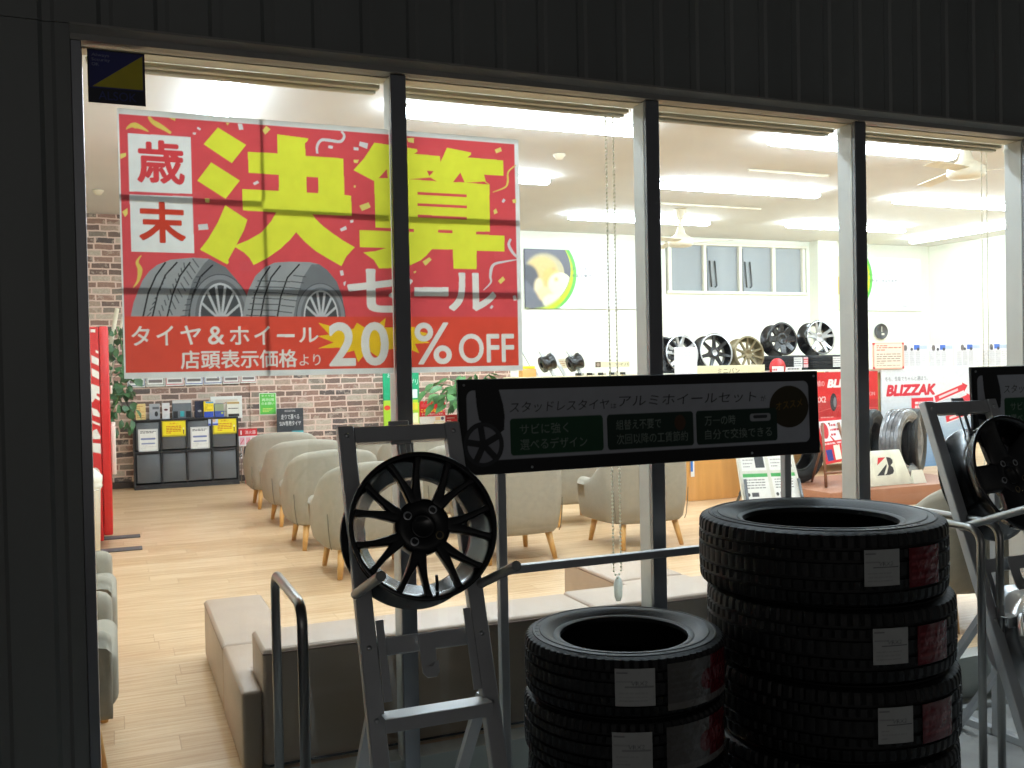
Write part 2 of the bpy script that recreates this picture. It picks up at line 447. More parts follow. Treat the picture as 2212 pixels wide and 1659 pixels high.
t = thing('brick_wall', 'back wall papered in weathered mixed brick behind the magazine cabinet', 'wall', (1.8, 9, 0))
part(MB().box(-1, 1.54, 9, 9.1, 0, 3.199), 'wallpaper', BRICK, t)
part(MB().box(1.54, 5.0, 8.985, 9.1, 0, 3.199), 'wallpaper', BRICK, t)
part(MB().box(-1, 1.538, 8.985, 8.999, .001, .075).box(1.54, 5, 8.972, 8.984, .001, .075), 'skirting', m_skirt, t)
b = MB().box(5.0, 7.5, 9, 9.1, 0, 3.199).box(7.5, 10.06, 9, 9.1, 0, 2.36).box(7.5, 10.06, 9, 9.1, 3.13, 3.199).box(10.06, 12.6, 9, 9.1, 0, 3.199)
tag(b.build('back_wall', m_white), 'white back wall of the showroom with a high window opening', 'wall')
b = MB().box(10.12, 10.5, 8.8, 8.999, 0, 3.199)
tag(b.build('wall_pillar', m_white), 'square white pillar standing proud of the back wall right of the high window', 'pillar')
b = MB().box(12.6, 12.7, .14, 9.1, 0, 3.199)
tag(b.build('side_wall', m_white), 'cream side wall closing the showroom at the right', 'wall')
b = MB().box(-1.1, -1, .14, 9.1, 0, 3.199)
tag(b.build('side_wall', m_white), 'white side wall closing the shop at the far left behind the red machine', 'wall')

# exterior cladding: ribbed metal sheet with a real folded profile
m_clad = mat('charcoal_cladding', (124, 127, 125), .5, .25, var=.16, scale=1.6, stretch=(1, 1, .25), bump=.25, bscale=7)
def cladding(x0, x1, z0, z1, y):
    pts = []; x = x0; P = .157
    while x < x1-1e-4:
        for dx, yy in ((0, 0), (.112, 0), (.124, .007), (.146, .007)):
            if x+dx < x1: pts.append((x+dx, y+yy))
        x += P
    pts.append((x1, y))
    vs = [(p[0], p[1], z) for z in (z0, z1) for p in pts]; n = len(pts)
    return MB().add(vs, [(i, i+1, n+i+1, n+i) for i in range(n-1)])
t = thing('shop_front_wall', 'dark ribbed metal cladding round the shop window', 'wall', (0, 0, GZ))
part(cladding(-3.9, -.093, GZ, 2.345, -.03), 'cladding', m_clad, t)
part(cladding(-3.9, 14.0, 2.347, 4.6, -.03), 'cladding', m_clad, t)
part(cladding(7.78, 14.0, GZ, 2.345, -.03), 'cladding', m_clad, t)
part(MB().box(-3.9, -.095, -.012, .12, GZ, 2.34).box(-3.9, 14, -.012, .02, 2.342, 4.6).box(7.8, 14, -.012, .12, GZ, 2.34), 'backing_board', m_white, t)
part(MB().box(-.9, 12.6, .021, .14, 2.345, 3.199).box(-1, -.09, .121, .139, 0, 3.199).box(7.8, 12.6, .121, .139, 0, 3.199), 'lintel', m_ceil, t)

# ---------------------------------------------------------------- the shop window
m_front = mat('dark_aluminium', (138, 140, 144), .32, .75, var=.08, scale=4)
m_silv = mat('silver_aluminium', (196, 196, 192), .4, .35, var=.04, scale=4)
m_blind = mat('cream_blind', (232, 226, 206), .7, var=.03)
m_blind2 = mat('beige_blind_roll', (220, 212, 190), .75, var=.05)
m_head = mat('painted_head_flashing', (150, 148, 142), .5, .2, var=.06)
GLASS = glass_mat()
MX = [(.869, .922), (1.839, 1.896), (2.822, 2.880), (3.79, 3.848), (4.76, 4.818), (5.73, 5.788), (6.70, 6.758)]
t = thing('shop_window', 'floor to head shop window of tall panes between dark aluminium mullions', 'window', (2, 0, GZ))
hp = [(-.055, 2.343), (-.055, 2.336), (-.034, 2.318), (-.032, 2.300), (.03, 2.300), (.03, 2.343)]
part(MB().rings([[(x, y, z) for y, z in hp] for x in (-.092, 7.78)], smooth=False), 'head_frame', m_head, t)
part(MB().box(-.092, 7.78, .031, .10, 2.297, 2.338), 'head_lining', m_blind, t)
part(MB().box(-.092, -.0625, -.034, .03, GZ+.02, 2.299), 'jamb', m_front, t, bevel=.002, seg=1)
part(MB().box(-.092, -.0745, .031, .12, 0.0, 2.296), 'jamb_lining', m_silv, t)
for a, c in MX:
    part(MB().box(a, c, -.014, .004, GZ+.02, 2.2995), 'mullion', m_front, t, bevel=.002, seg=1)
    part(MB().box(a, a+.012, .0045, .075, .001, 2.2965).box(a+.0125, c-.004, .0125, .105, .001, 2.2965), 'mullion_lining', m_silv, t, bevel=.0015, seg=1)
part(MB().box(-.092, 7.78, -.055, .13, GZ-.02, GZ+.0195).box(-.092, 7.78, .0305, .1295, GZ+.02, -.0005), 'bottom_rail', m_silv, t)
xs = [-.0618]+[v for p in MX for v in p]+[7.78]
for a, c in zip(xs[::2], xs[1::2]):
    part(MB().box(a+.0005, c-.0005, .0048, .0108, GZ+.02, 2.2985), 'glass_pane', GLASS, t)

# roller blinds rolled up under the head of each bay
def translucent(name, rgb, f=.6):
    m = mat(name, rgb, .3); tt = m.node_tree; tl = tt.nodes.new('ShaderNodeBsdfTranslucent'); tl.inputs[0].default_value = lin(rgb)+(1,)
    mx = tt.nodes.new('ShaderNodeMixShader'); mx.inputs[0].default_value = f
    tt.links.new(tt.nodes['Principled BSDF'].outputs[0], mx.inputs[1]); tt.links.new(tl.outputs[0], mx.inputs[2]); tt.links.new(mx.outputs[0], tt.nodes['Material Output'].inputs[0]); return m
m_bead = translucent('white_bead', (244, 240, 226), .5)
def blind(x0, x1, label, chain):
    t = thing('roller_blind', label, 'blind', ((x0+x1)/2, .12, 2.24), 'rolled up blinds at the window head')
    part(MB().box(x0, x1, .1005, .135, 2.280, 2.2965), 'cassette', m_blind, t, bevel=.003)
    part(MB().tube([(x0+.012, .149, 2.284), (x1-.012, .149, 2.284)], .0135, 20), 'roll', m_blind2, t)
    part(MB().tube([(x0+.01, .128, 2.2745), (x1-.01, .128, 2.2745)], .005, 10), 'bottom_bar', m_blind, t)
    if chain:
        lo, hi = chain
        bb = MB(); rr = .005 if lo < .52 else .00388
        for xx in (x1-.075, x1-.043):
            z = hi
            while z > lo:
                bb.lathe([(0, rr), (rr*.8, rr*.6), (rr, 0), (rr*.8, -rr*.6), (0, -rr)], 6, Matrix.Translation((xx+(.016*(lo+.03-z)/.03 if z < lo+.03 and xx < x1-.06 else -.016*(lo+.03-z)/.03 if z < lo+.03 else 0), .15, z))); z -= .0145
            bb.tube([(xx, .15, lo+.03), (xx, .15, hi)], .0011, 5)
        part(bb, 'bead_chain', m_bead, t)
BAYS = [(-.055, .864), (.926, 1.834), (1.9, 2.817), (2.884, 3.785), (3.852, 4.755)]
for i, (a, c) in enumerate(BAYS):
    blind(a, c, ['rolled blind above the sale poster, in the first bay from the left', 'rolled blind in the second bay, its bead chain hanging before the armchairs',
                 'rolled blind in the third bay, under the lamps left of the third mullion', 'rolled blind in the fourth bay, in front of the nearer ceiling fan',
                 'rolled blind in the last bay at the right edge'][i], {1: (.50, 2.27), 3: (.55, 2.27)}.get(i))
tw = MB().rings([[(1.777+a, .15+c, z) for a, c in ((-w, -.003), (w, -.003), (w, .003), (-w, .003))] for z, w in ((.508, .004), (.497, .012), (.48, .018), (.43, .016), (.412, .008))])
tag(tw.build('cord_weight', translucent('clear_plastic', (236, 240, 236))), 'white plastic weight hanging at the end of the bead chain above the bench', 'weight')
# ---------------------------------------------------------------- the sale poster on the glass
PY = .0125
def crop(ox, oy, k=.2083, y=None, plane=None):
    """points measured in an enlarged detail -> points on the sheet's plane"""
    def f(*pts):
        out = []
        for px, py in pts:
            q = at(ox+px*k, oy+py*k, y=y) if plane is None else at(ox+px*k, oy+py*k, pl=plane)
            out.append((q.x, q.z))
        return out
    return f
c1 = crop(239.6, 212, y=PY); c2 = crop(682, 248.8, y=PY); c3 = crop(239.6, 516.1, y=PY); c4 = crop(682, 516.1, y=PY)
def bx(f, x0, y0, x1, y1):
    (a, b), = f((x0, (y0+y1)/2)); (c, d), = f((x1, (y0+y1)/2)); (_, t), = f(((x0+x1)/2, y0)); (_, u), = f(((x0+x1)/2, y1))
    return a, u, c, t
PX0, PX1, PZ0, PZ1 = .0295, 1.336, 1.310, 2.1225
WHT, RED, RED2, YEL = (226, 227, 222), (206, 78, 82), (210, 76, 58), (220, 222, 66)
p = Print(PX0, PZ0, PX1, PZ1, .0019, WHT)
rx0, rz0, rx1, rz1 = bx(c1, 85, 165, 90, 170)[0], c3((172, 1385))[0][1], c4((2095, 900))[0][0], c1((86, 165))[0][1]
p.rect(RED, rx0, rz0, rx1, rz1)
zs = c3((1000, 804))[0][1]
p.rect(RED2, rx0, rz0, rx1, zs)
# faint squares printed in the red ground
rg = random.Random(3)
for i in range(46):
    x = rg.uniform(rx0+.03, rx1-.06); z = rg.uniform(zs+.02, rz1-.06)
    p.rect(rg.choice([(202, 76, 82), (208, 82, 86), (204, 80, 86)]), x, z, x+.045, z+.032)
GO = (214, 190, 92); GO2 = (196, 164, 70)
def band(c, f, pts, w0, w1):
    q = f(*pts); n = len(q); L = []; Rr = []
    # smooth the centre line
    P = []
    for i in range(n-1):
        for k in range(6):
            t_ = k/6; a = q[max(i-1, 0)]; b_ = q[i]; c_ = q[i+1]; d = q[min(i+2, n-1)]
            P.append(tuple(.5*((2*b_[j])+(-a[j]+c_[j])*t_+(2*a[j]-5*b_[j]+4*c_[j]-d[j])*t_**2+(-a[j]+3*b_[j]-3*c_[j]+d[j])*t_**3) for j in (0, 1)))
    P.append(q[-1])
    for i, (x, z) in enumerate(P):
        dx = P[min(i+1, len(P)-1)][0]-P[max(i-1, 0)][0]; dz = P[min(i+1, len(P)-1)][1]-P[max(i-1, 0)][1]; l = math.hypot(dx, dz)+1e-9
        s_ = i/(len(P)-1); w = (w0+(w1-w0)*abs(2*s_-1))/2
        L.append((x-dz/l*w, z+dx/l*w)); Rr.append((x+dz/l*w, z-dx/l*w))
    p.poly(c, L+Rr[::-1])
band(GO, c1, [(160, 325), (220, 285), (300, 300), (395, 350)], .018, .002)
band(GO, c1, [(395, 195), (440, 250), (540, 310), (625, 365)], .016, .007)
band(GO, c3, [(318, 170), (275, 240), (305, 320), (285, 430), (235, 505)], .014, .002)
p.poly(GO, c1((600, 205), (672, 210), (668, 240)))
band((208, 206, 204), c2, [(265, 170), (295, 220), (255, 275), (150, 265), (60, 260), (15, 320), (15, 400)], .010, .007)
band((208, 206, 204), c4, [(2020, 0), (2000, 60), (2040, 140), (2090, 190)], .011, .008)
band((208, 206, 204), c4, [(2085, 215), (1960, 235), (1840, 270), (1810, 380), (1815, 450), (1740, 530)], .011, .003)
band(GO, c2, [(2075, 520), (1995, 590), (1990, 690), (1960, 750), (1835, 800)], .008, .003)
for f, q in ((c1, [(900, 300), (935, 320), (925, 338), (893, 318)]), (c1, [(850, 358), (885, 362), (878, 382), (850, 378)]), (c1, [(1315, 265), (1360, 268), (1375, 328), (1330, 332)]),
             (c1, [(1472, 882), (1520, 856), (1538, 880), (1490, 905)]), (c1, [(905, 1312), (1002, 1303), (1013, 1362), (912, 1370)]), (c2, [(455, 275), (540, 295), (530, 352), (447, 318)]),
             (c2, [(130, 315), (178, 322), (172, 350), (130, 344)]), (c2, [(392, 332), (442, 340), (440, 370), (390, 362)]), (c2, [(355, 1090), (388, 1085), (388, 1112), (358, 1118)]),
             (c2, [(250, 1180), (310, 1148), (322, 1185), (262, 1206)]), (c2, [(1945, 865), (1967, 882), (1946, 912), (1926, 898)]), (c4, [(248, 330), (280, 325), (290, 375), (258, 382)]),
             (c4, [(2040, 590), (2070, 583), (2085, 632), (2052, 640)]), (c4, [(1825, 682), (1842, 700), (1822, 725), (1802, 712)]), (c4, [(285, 450), (312, 437), (300, 490), (290, 480)])):
    p.poly((214, 212, 208), f(*q))
for f, q in ((c1, [(1570, 335), (1610, 292), (1655, 325), (1600, 382)]), (c1, [(1190, 255), (1232, 258), (1210, 285)]), (c1, [(100, 580), (160, 570), (158, 605), (100, 635)]), (c1, [(120, 1180), (176, 1140), (178, 1200), (150, 1235)]),
             (c1, [(975, 1040), (1020, 1040), (1022, 1085), (982, 1082)]), (c2, [(450, 940), (545, 905), (567, 955), (478, 995)]), (c2, [(950, 240), (1022, 240), (1020, 292), (960, 280)]), (c2, [(390, 465), (445, 465), (430, 500), (395, 495)]),
             (c2, [(1855, 360), (1915, 335), (1928, 375), (1870, 398)]), (c2, [(1842, 990), (1868, 968), (1885, 1012), (1850, 1030)]), (c2, [(2035, 880), (2078, 868), (2078, 912), (2045, 912)]), (c4, [(1110, 235), (1180, 190), (1205, 215), (1140, 278)]),
             (c4, [(1890, 435), (1940, 388), (1962, 422), (1915, 468)]), (c4, [(1018, 338), (1040, 330), (1045, 345), (1022, 358)]), (c2, [(395, 728), (415, 732), (408, 755), (392, 748)])):
    p.poly((220, 206, 110), f(*q))
# year-end squares
p.poly(WHT, c1((180, 365), (828, 408), (845, 995), (195, 968)))
p.poly(WHT, c1((197, 1000), (847, 1022), (866, 1608), (215, 1590)))
p.text((200, 66, 70), '歳', *bx(c1, 270, 440, 765, 890), bold=.03)
p.text((190, 62, 44), '末', *bx(c1, 293, 1075, 775, 1505), bold=.035)
# the two big characters
D = YEL
p.poly(D, c1((1110, 308), (1402, 488), (1255, 675), (963, 480)))
p.poly(D, c1((1040, 668), (1337, 857), (1190, 1045), (898, 857)))
p.poly(D, c1((1187, 1112), (1415, 1262), (1380, 1370), (1290, 1545), (1218, 1675), (1222, 1708), (1205, 1722), (925, 1570), (1010, 1460), (1110, 1290)))
p.poly(D, c1((1725, 378), (2045, 420), (2040, 445), (2012, 468), (2017, 600), (2407, 629), (2421, 1005), (2489, 1015), (2496, 1222), (2085, 1203), (2124, 1257), (2200, 1330), (2304, 1407), (2410, 1480), (2527, 1547),
                (2440, 1640), (2389, 1742), (2274, 1677), (2124, 1587), (2010, 1490), (1920, 1390), (1860, 1465), (1760, 1560), (1620, 1659), (1480, 1730), (1440, 1660), (1380, 1600), (1290, 1545), (1305, 1520), (1420, 1475), (1560, 1395),
                (1660, 1280), (1715, 1185), (1370, 1165), (1362, 945), (1742, 965), (1740, 797), (1430, 775), (1420, 558), (1728, 577)),
       c1((2025, 815), (2148, 822), (2150, 988), (2030, 980)))
p.poly(D, c2((605, 288), (1050, 355), (1058, 380), (1020, 403), (1288, 428), (1295, 490), (1362, 340), (1610, 390), (1612, 410), (1572, 440), (1942, 472), (1945, 630), (1745, 618), (1762, 690), (1800, 720), (1805, 1208), (1663, 1208),
                (1663, 1238), (1955, 1250), (1955, 1413), (1668, 1405), (1668, 1597), (1430, 1590), (1423, 1393), (1205, 1390), (1150, 1455), (1090, 1505), (975, 1560), (820, 1585), (655, 1588), (600, 1500), (490, 1423), (620, 1410), (725, 1378), (455, 1368),
                (452, 1192), (1022, 1212), (1022, 1180), (618, 1165), (605, 685), (390, 572), (500, 450)))
for q in ([(1058, 797), (1565, 825), (1565, 853), (1058, 825)], [(1058, 913), (1568, 940), (1568, 968), (1058, 942)], [(1060, 1032), (1568, 1055), (1568, 1085), (1062, 1062)], [(1270, 1187), (1420, 1195), (1420, 1225), (1270, 1218)],
          [(650, 655), (735, 560), (745, 655)], [(1153, 578), (1225, 583), (1180, 635)], [(975, 665), (1190, 648), (1260, 688)], [(1425, 695), (1500, 597), (1545, 700)], [(1545, 703), (1745, 690), (1795, 720)]):
    p.poly(RED, c2(*q))
# the two printed tyres, cut off at the lower band
p.clip = np.zeros((len(p.Z), len(p.X)), bool); p.clip[p.Z > zs] = True
def ptyre(f, sil, grooves, sips, side, rim, cut):
    p.poly((150, 152, 152), f(*sil))
    p.poly((112, 114, 116), f(*side)); 
    for g in grooves: p.line((24, 24, 26), f(*g), .0046)
    for g in sips: p.line((70, 72, 74), f(*g), .0028)
    cx, cyy, rx_, ry_ = rim
    (a, b_), = f((cx, cyy)); rx_ *= .2083/2070*3.2; ry_ *= .2083/2070*3.2
    p.ell((70, 72, 74), a, b_, rx_*1.42, ry_*1.26); p.ell((132, 134, 136), a, b_, rx_*1.38, ry_*1.235); p.ell((104, 106, 108), a, b_, rx_*1.16, ry_*1.10)
    p.ell((196, 198, 198), a, b_, rx_, ry_); p.ell((72, 74, 76), a, b_, rx_*.92, ry_*.94)
    for k in range(-66, 70, 26):
        th = R(90+k)
        p.line((186, 188, 188), [(a+rx_*.1*math.cos(th), b_-.004), (a+rx_*.95*math.cos(th), b_+ry_*.95*math.sin(th))], .0075)
ptyre(c3, [(205, 820), (240, 650), (330, 430), (400, 335), (480, 270), (620, 215), (850, 193), (1020, 205), (1190, 290), (1310, 430), (1370, 560), (1392, 650), (1360, 820)],
      [[(335, 810), (390, 560), (470, 380), (570, 240)], [(432, 810), (490, 560), (570, 370), (690, 240)], [(585, 810), (640, 580), (720, 380), (825, 240)], [(810, 810), (850, 580), (930, 390), (1060, 268)]],
      [[(640+a*.55, 790-a), (600+a*.5, 700-a)] for a in range(0, 520, 62)]+[[(520+a*.5, 800-a), (500+a*.52, 740-a)] for a in range(0, 520, 55)]+[[(380+a*.42, 800-a), (420+a*.42, 760-a)] for a in range(0, 480, 60)]+[[(720+a*.4, 800-a), (790+a*.4, 795-a)] for a in range(0, 420, 58)],
      [(760, 820), (790, 640), (850, 430), (960, 265), (1020, 205), (1190, 290), (1310, 430), (1392, 650), (1360, 820)], (1143, 815, 205, 335), None)
f34 = lambda *q: c3(*q)
ptyre(f34, [(1362, 820), (1395, 640), (1430, 520), (1500, 380), (1600, 290), (1700, 245), (1860, 235), (2060, 240), (2160, 262), (2240, 320), (2340, 440), (2400, 600), (2432, 820)],
      [[(1455, 810), (1490, 590), (1560, 420), (1650, 285)], [(1552, 810), (1590, 600), (1660, 400), (1760, 275)], [(1725, 810), (1760, 600), (1830, 400), (1955, 262)]],
      [[(1400+a*.3, 790-a*.9), (1710+a*.38, 800-a*.9)] for a in range(0, 420, 66)]+[[(1740+a*.4, 750-a), (1880+a*.38, 765-a)] for a in range(0, 420, 62)],
      [(1890, 820), (1930, 600), (1990, 400), (2080, 262), (2160, 262), (2240, 320), (2340, 440), (2400, 600), (2432, 820)], (2180, 815, 175, 275), None)
p.clip = None
# lower band
p.poly((232, 190, 40), c4((25, 867), (165, 905), (225, 950), (390, 930), (425, 868), (500, 915), (650, 880), (722, 818), (710, 915), (1030, 912), (1040, 950), (1200, 985), (1050, 1015), (1185, 1075), (1030, 1085), (1078, 1185),
                            (950, 1130), (760, 1142), (640, 1220), (555, 1160), (500, 1200), (438, 1275), (395, 1155), (315, 1175), (240, 1125), (25, 1132), (185, 1072), (20, 1005), (140, 990)))
LT = (226, 224, 216)
p.text(LT, 'セ', *bx(c4, 325, 312, 1012, 762), bold=.035)
p.poly(LT, c4((1025, 500), (1378, 500), (1378, 593), (1025, 593)))
p.text(LT, 'ル', *bx(c4, 1378, 350, 1870, 746), bold=.035)
for ch, q in (('タ', (215, 900, 405, 1105)), ('イ', (475, 897, 650, 1100)), ('ヤ', (722, 897, 937, 1095)), ('&', (1008, 905, 1178, 1092)), ('ホ', (1232, 905, 1435, 1095)), ('イ', (1487, 900, 1650, 1095)), ('ル', (1950, 918, 2150, 1070))):
    p.text(LT, ch, *bx(c3, *q), bold=.018)
p.poly(LT, c3((1722, 985), (1905, 985), (1905, 1015), (1722, 1015)))
p.text(LT, '店頭表示価格', *bx(c3, 725, 1148, 1930, 1337), bold=.014)
p.text(LT, 'より', *bx(c3, 1955, 1193, 2172, 1310), bold=.01)
p.text(LT, '2', *bx(c4, 135, 862, 410, 1318), bold=.03); p.text(LT, '0', *bx(c4, 468, 860, 755, 1312), bold=.03)
p.text(LT, '%', *bx(c4, 1030, 865, 1410, 1298), bold=.015); p.text(LT, 'OFF', *bx(c4, 1485, 980, 2055, 1283), bold=.02)
def slice_print(p, a, c):
    k = p.ss; w = (p.x1-p.x0)/p.nx; i0 = int(round((a-p.x0)/w)); i1 = int(round((c-p.x0)/w))
    q = Print.__new__(Print); q.__dict__.update(p.__dict__); q.nx = i1-i0; q.a = p.a[:, i0*k:i1*k]; q.x0 = p.x0+i0*w; q.x1 = p.x0+i1*w; return q
SHEET = print_mat('poster_paper', .6, .55)
t = thing('sale_poster', 'big red year-end clearance sale poster with huge yellow characters taped inside the glass', 'poster', (.68, PY, 1.31))
slice_print(p, PX0, .8675).build('print_sheet', SHEET, t, y=PY)
slice_print(p, .9235, PX1).build('print_sheet', SHEET, t, y=PY)
m_tape = bpy.data.materials.new('overlap_paper'); m_tape.use_nodes = True
_t = m_tape.node_tree; _t.nodes.remove(_t.nodes['Principled BSDF'])
_a = _t.nodes.new('ShaderNodeBsdfTranslucent'); _a.inputs[0].default_value = (.7, .7, .68, 1); _b = _t.nodes.new('ShaderNodeBsdfTransparent'); _b.inputs[0].default_value = (.5, .5, .5, 1)
_c = _t.nodes.new('ShaderNodeMixShader'); _c.inputs[0].default_value = .22
_n = _t.nodes.new('ShaderNodeTexNoise'); _n.inputs['Scale'].default_value = 20
_t.links.new(_b.outputs[0], _c.inputs[1]); _t.links.new(_a.outputs[0], _c.inputs[2]); _t.links.new(_c.outputs[0], _t.nodes['Material Output'].inputs[0])
def strip(q, y=.0145):
    b = MB(); w = [at(u, v, y=y) for u, v in q]
    b.add([tuple(v) for v in w]+[(v.x, v.y+.0006, v.z) for v in w], [(0, 1, 2, 3), (7, 6, 5, 4), (0, 4, 5, 1), (1, 5, 6, 2), (2, 6, 7, 3), (3, 7, 4, 0)])
    part(b, 'overlap_strip', m_tape, t)
strip([(257.5, 418.5), (567.5, 434), (569.5, 447.5), (259, 432)])
strip([(574, 449.5), (838, 464), (838, 478), (575.5, 462)])
strip([(883, 466), (1122, 475), (1122, 488), (883, 480)])
strip([(262, 619.5), (843, 627), (843, 641), (264, 634)])
strip([(888, 628.5), (1124, 631), (1124, 645), (888, 643)])
strip([(560, 258), (567.5, 258.6), (573.5, 432), (566, 432)], .0155)
strip([(568, 449), (575.5, 449.5), (585, 812), (577.5, 812.5)], .0155)

# security company sticker on the outside of the glass
q = [at(187, 106, y=.0042), at(313, 229, y=.0042)]
k = Print(-.0485, 2.131, .1105, 2.289, .0016, (18, 22, 46))
k.rect((32, 40, 120), -.043, 2.176, .105, 2.284)
k.poly((212, 196, 30), [(-.035, 2.18), (.103, 2.18), (.103, 2.28)])
k.text((150, 156, 190), 'Always', -.036, 2.2655, .012, 2.277); k.text((150, 156, 190), 'Security', -.036, 2.252, .014, 2.2635); k.text((150, 156, 190), 'OK', -.036, 2.2405, -.016, 2.2495)
k.text((44, 56, 130), 'ALSOK', -.02, 2.142, .085, 2.168, bold=.02)
tag(k.build('security_sticker', BOARD, y=.0042), 'dark blue and yellow security sticker in the top left corner of the first pane', 'sticker')
# ---------------------------------------------------------------- ceiling lamps
m_tube = emit_mat('lamp_diffuser', (226, 241, 255), LAMP)
m_lampb = mat('lamp_white_steel', (240, 238, 230), .5)
def lamp_parts(L=2.0):
    t = thing('ceiling_light', '', 'ceiling light', (0, 0, 3.2), 'fluorescent ceiling lights')
    MB().box(-L/2, L/2, -.05, .05, -.028, -.001).build('lamp_body', m_lampb, t, bevel=.004)
    rg = []
    n = 14
    for x, k in ((-L/2-.012, .35), (-L/2+.0, .8), (-L/2+.035, 1), (L/2-.035, 1), (L/2, .8), (L/2+.012, .35)):
        rg.append([(x, .064*k*math.cos(2*math.pi*i/n), -.056+.027*k*math.sin(2*math.pi*i/n)) for i in range(n)])
    MB().rings(rg).build('diffuser', m_tube, t)
    return t
LL = ['long lamp nearest the sale poster, crossing behind the first mullion', 'lamp in the nearest row, seen high in the third and fourth bays', 'nearest-row lamp beyond the right edge, over the second wheel stand',
      'middle-row lamp just right of the sale poster, mostly hidden by it', 'long middle-row lamp high in the third bay', 'middle-row lamp in the fourth bay below the nearer ceiling fan',
      'back-row lamp above the left wall poster, cut by the second mullion', 'back-row lamp over the right end of the high window, cut by the third mullion', 'back-row lamp hidden behind the poster over the brick wall',
      'lamp turned end-on at the left, glowing over the top edge of the sale poster', 'slanting lamp running into depth along the right side wall', 'nearest-row lamp hidden behind the wall to the far right', 'lamp just inside the glass above the left benches, over the window head', 'lamp just inside the glass above the right benches, over the window head', 'lamp just inside the glass over the second wheel stand, above the window head', 'lamp just inside the glass at the far right, above the window head']
spots = [(2.86, 3.5, 0), (6.06, 3.4, 0), (9.3, 3.4, 0), (3.0, 5.5, 0), (6.19, 5.35, 0), (9.33, 5.38, 0), (6.19, 7.45, 0), (9.35, 7.3, 0), (3.0, 7.45, 0), (.735, 4.2, 90), (11.47, 7.25, 90), (11.47, 4.2, 90), (.75, .95, 0), (2.85, .95, 0), (4.95, .95, 0), (7.05, .95, 0)]
L0 = lamp_parts()
for i, (x, y, a) in enumerate(spots):
    o = L0 if i == 0 else dup(L0, (0, 0, 0))
    o.location = (x, y, 3.199); o.rotation_euler = (0, 0, R(a)); o['label'] = LL[i]

# ---------------------------------------------------------------- ceiling fans
m_fan = mat('ivory_enamel', (232, 224, 202), .4)
def fan(x, y, ang, drop, label):
    t = thing('ceiling_fan', label, 'ceiling fan', (x, y, 3.199), 'ivory ceiling fans')
    MB().lathe([(0, 0), (.075, 0), (.075, -.012), (.03, -.13), (.022, -.16), (.022, -drop+.17), (.03, -drop+.16)], 20).build('canopy', m_fan, t)
    MB().lathe([(0, -drop+.20), (.035, -drop+.18), (.06, -drop+.10), (.12, -drop+.055), (.15, -drop+.03), (.155, -drop-.02), (.13, -drop-.05), (0, -drop-.062)], 28).build('motor', m_fan, t)
    for k in range(3):
        Mx = Matrix.Rotation(R(ang+120*k), 4, 'Z')
        MB().prism([(.13, -drop), (.13, -drop+.006), (.62, -drop-.004), (.62, -drop-.01)], -.055, .06, Mx @ Matrix.Rotation(R(9), 4, 'X')).build('blade', m_fan, t, bevel=.002, seg=1)
fan(6.385, 6.85, 200, .40, 'farther ceiling fan, hanging before the high window beside the second mullion')
fan(6.70, 2.92, 192, .30, 'nearer ceiling fan, at the upper right in front of the nearest lamp row')
# slim tracks and small fittings on the ceiling
for (a, c, lb) in (((5.72, 4.6), (6.7, 4.55), 'thin white ceiling rail between the nearest and middle lamp rows'), ((5.9, 6.5), (7.3, 6.4), 'thin white ceiling rail between the middle and back lamp rows')):
    b = MB().box(a[0], c[0], a[1]-.014, a[1]+.014, 3.176, 3.1985)
    tag(b.build('ceiling_rail', m_fan, bevel=.002), lb, 'rail', 'thin ceiling rails')
def detector(px, py, lb):
    q = at(px, py, z=3.18)
    b = MB().lathe([(0, -.05), (.03, -.045), (.045, -.02), (.055, -.012), (.055, 0), (0, 0)], 20)
    tag(b.build('smoke_detector', m_fan, loc=(q.x, q.y, 3.199)), lb, 'detector', 'round ceiling detectors')
detector(1208, 338, 'round white detector on the ceiling right of the sale poster')
detector(1857, 520, 'round detector on the ceiling beside the third mullion')
detector(212, 415, 'round ceiling detector at the far left over the brick wall')

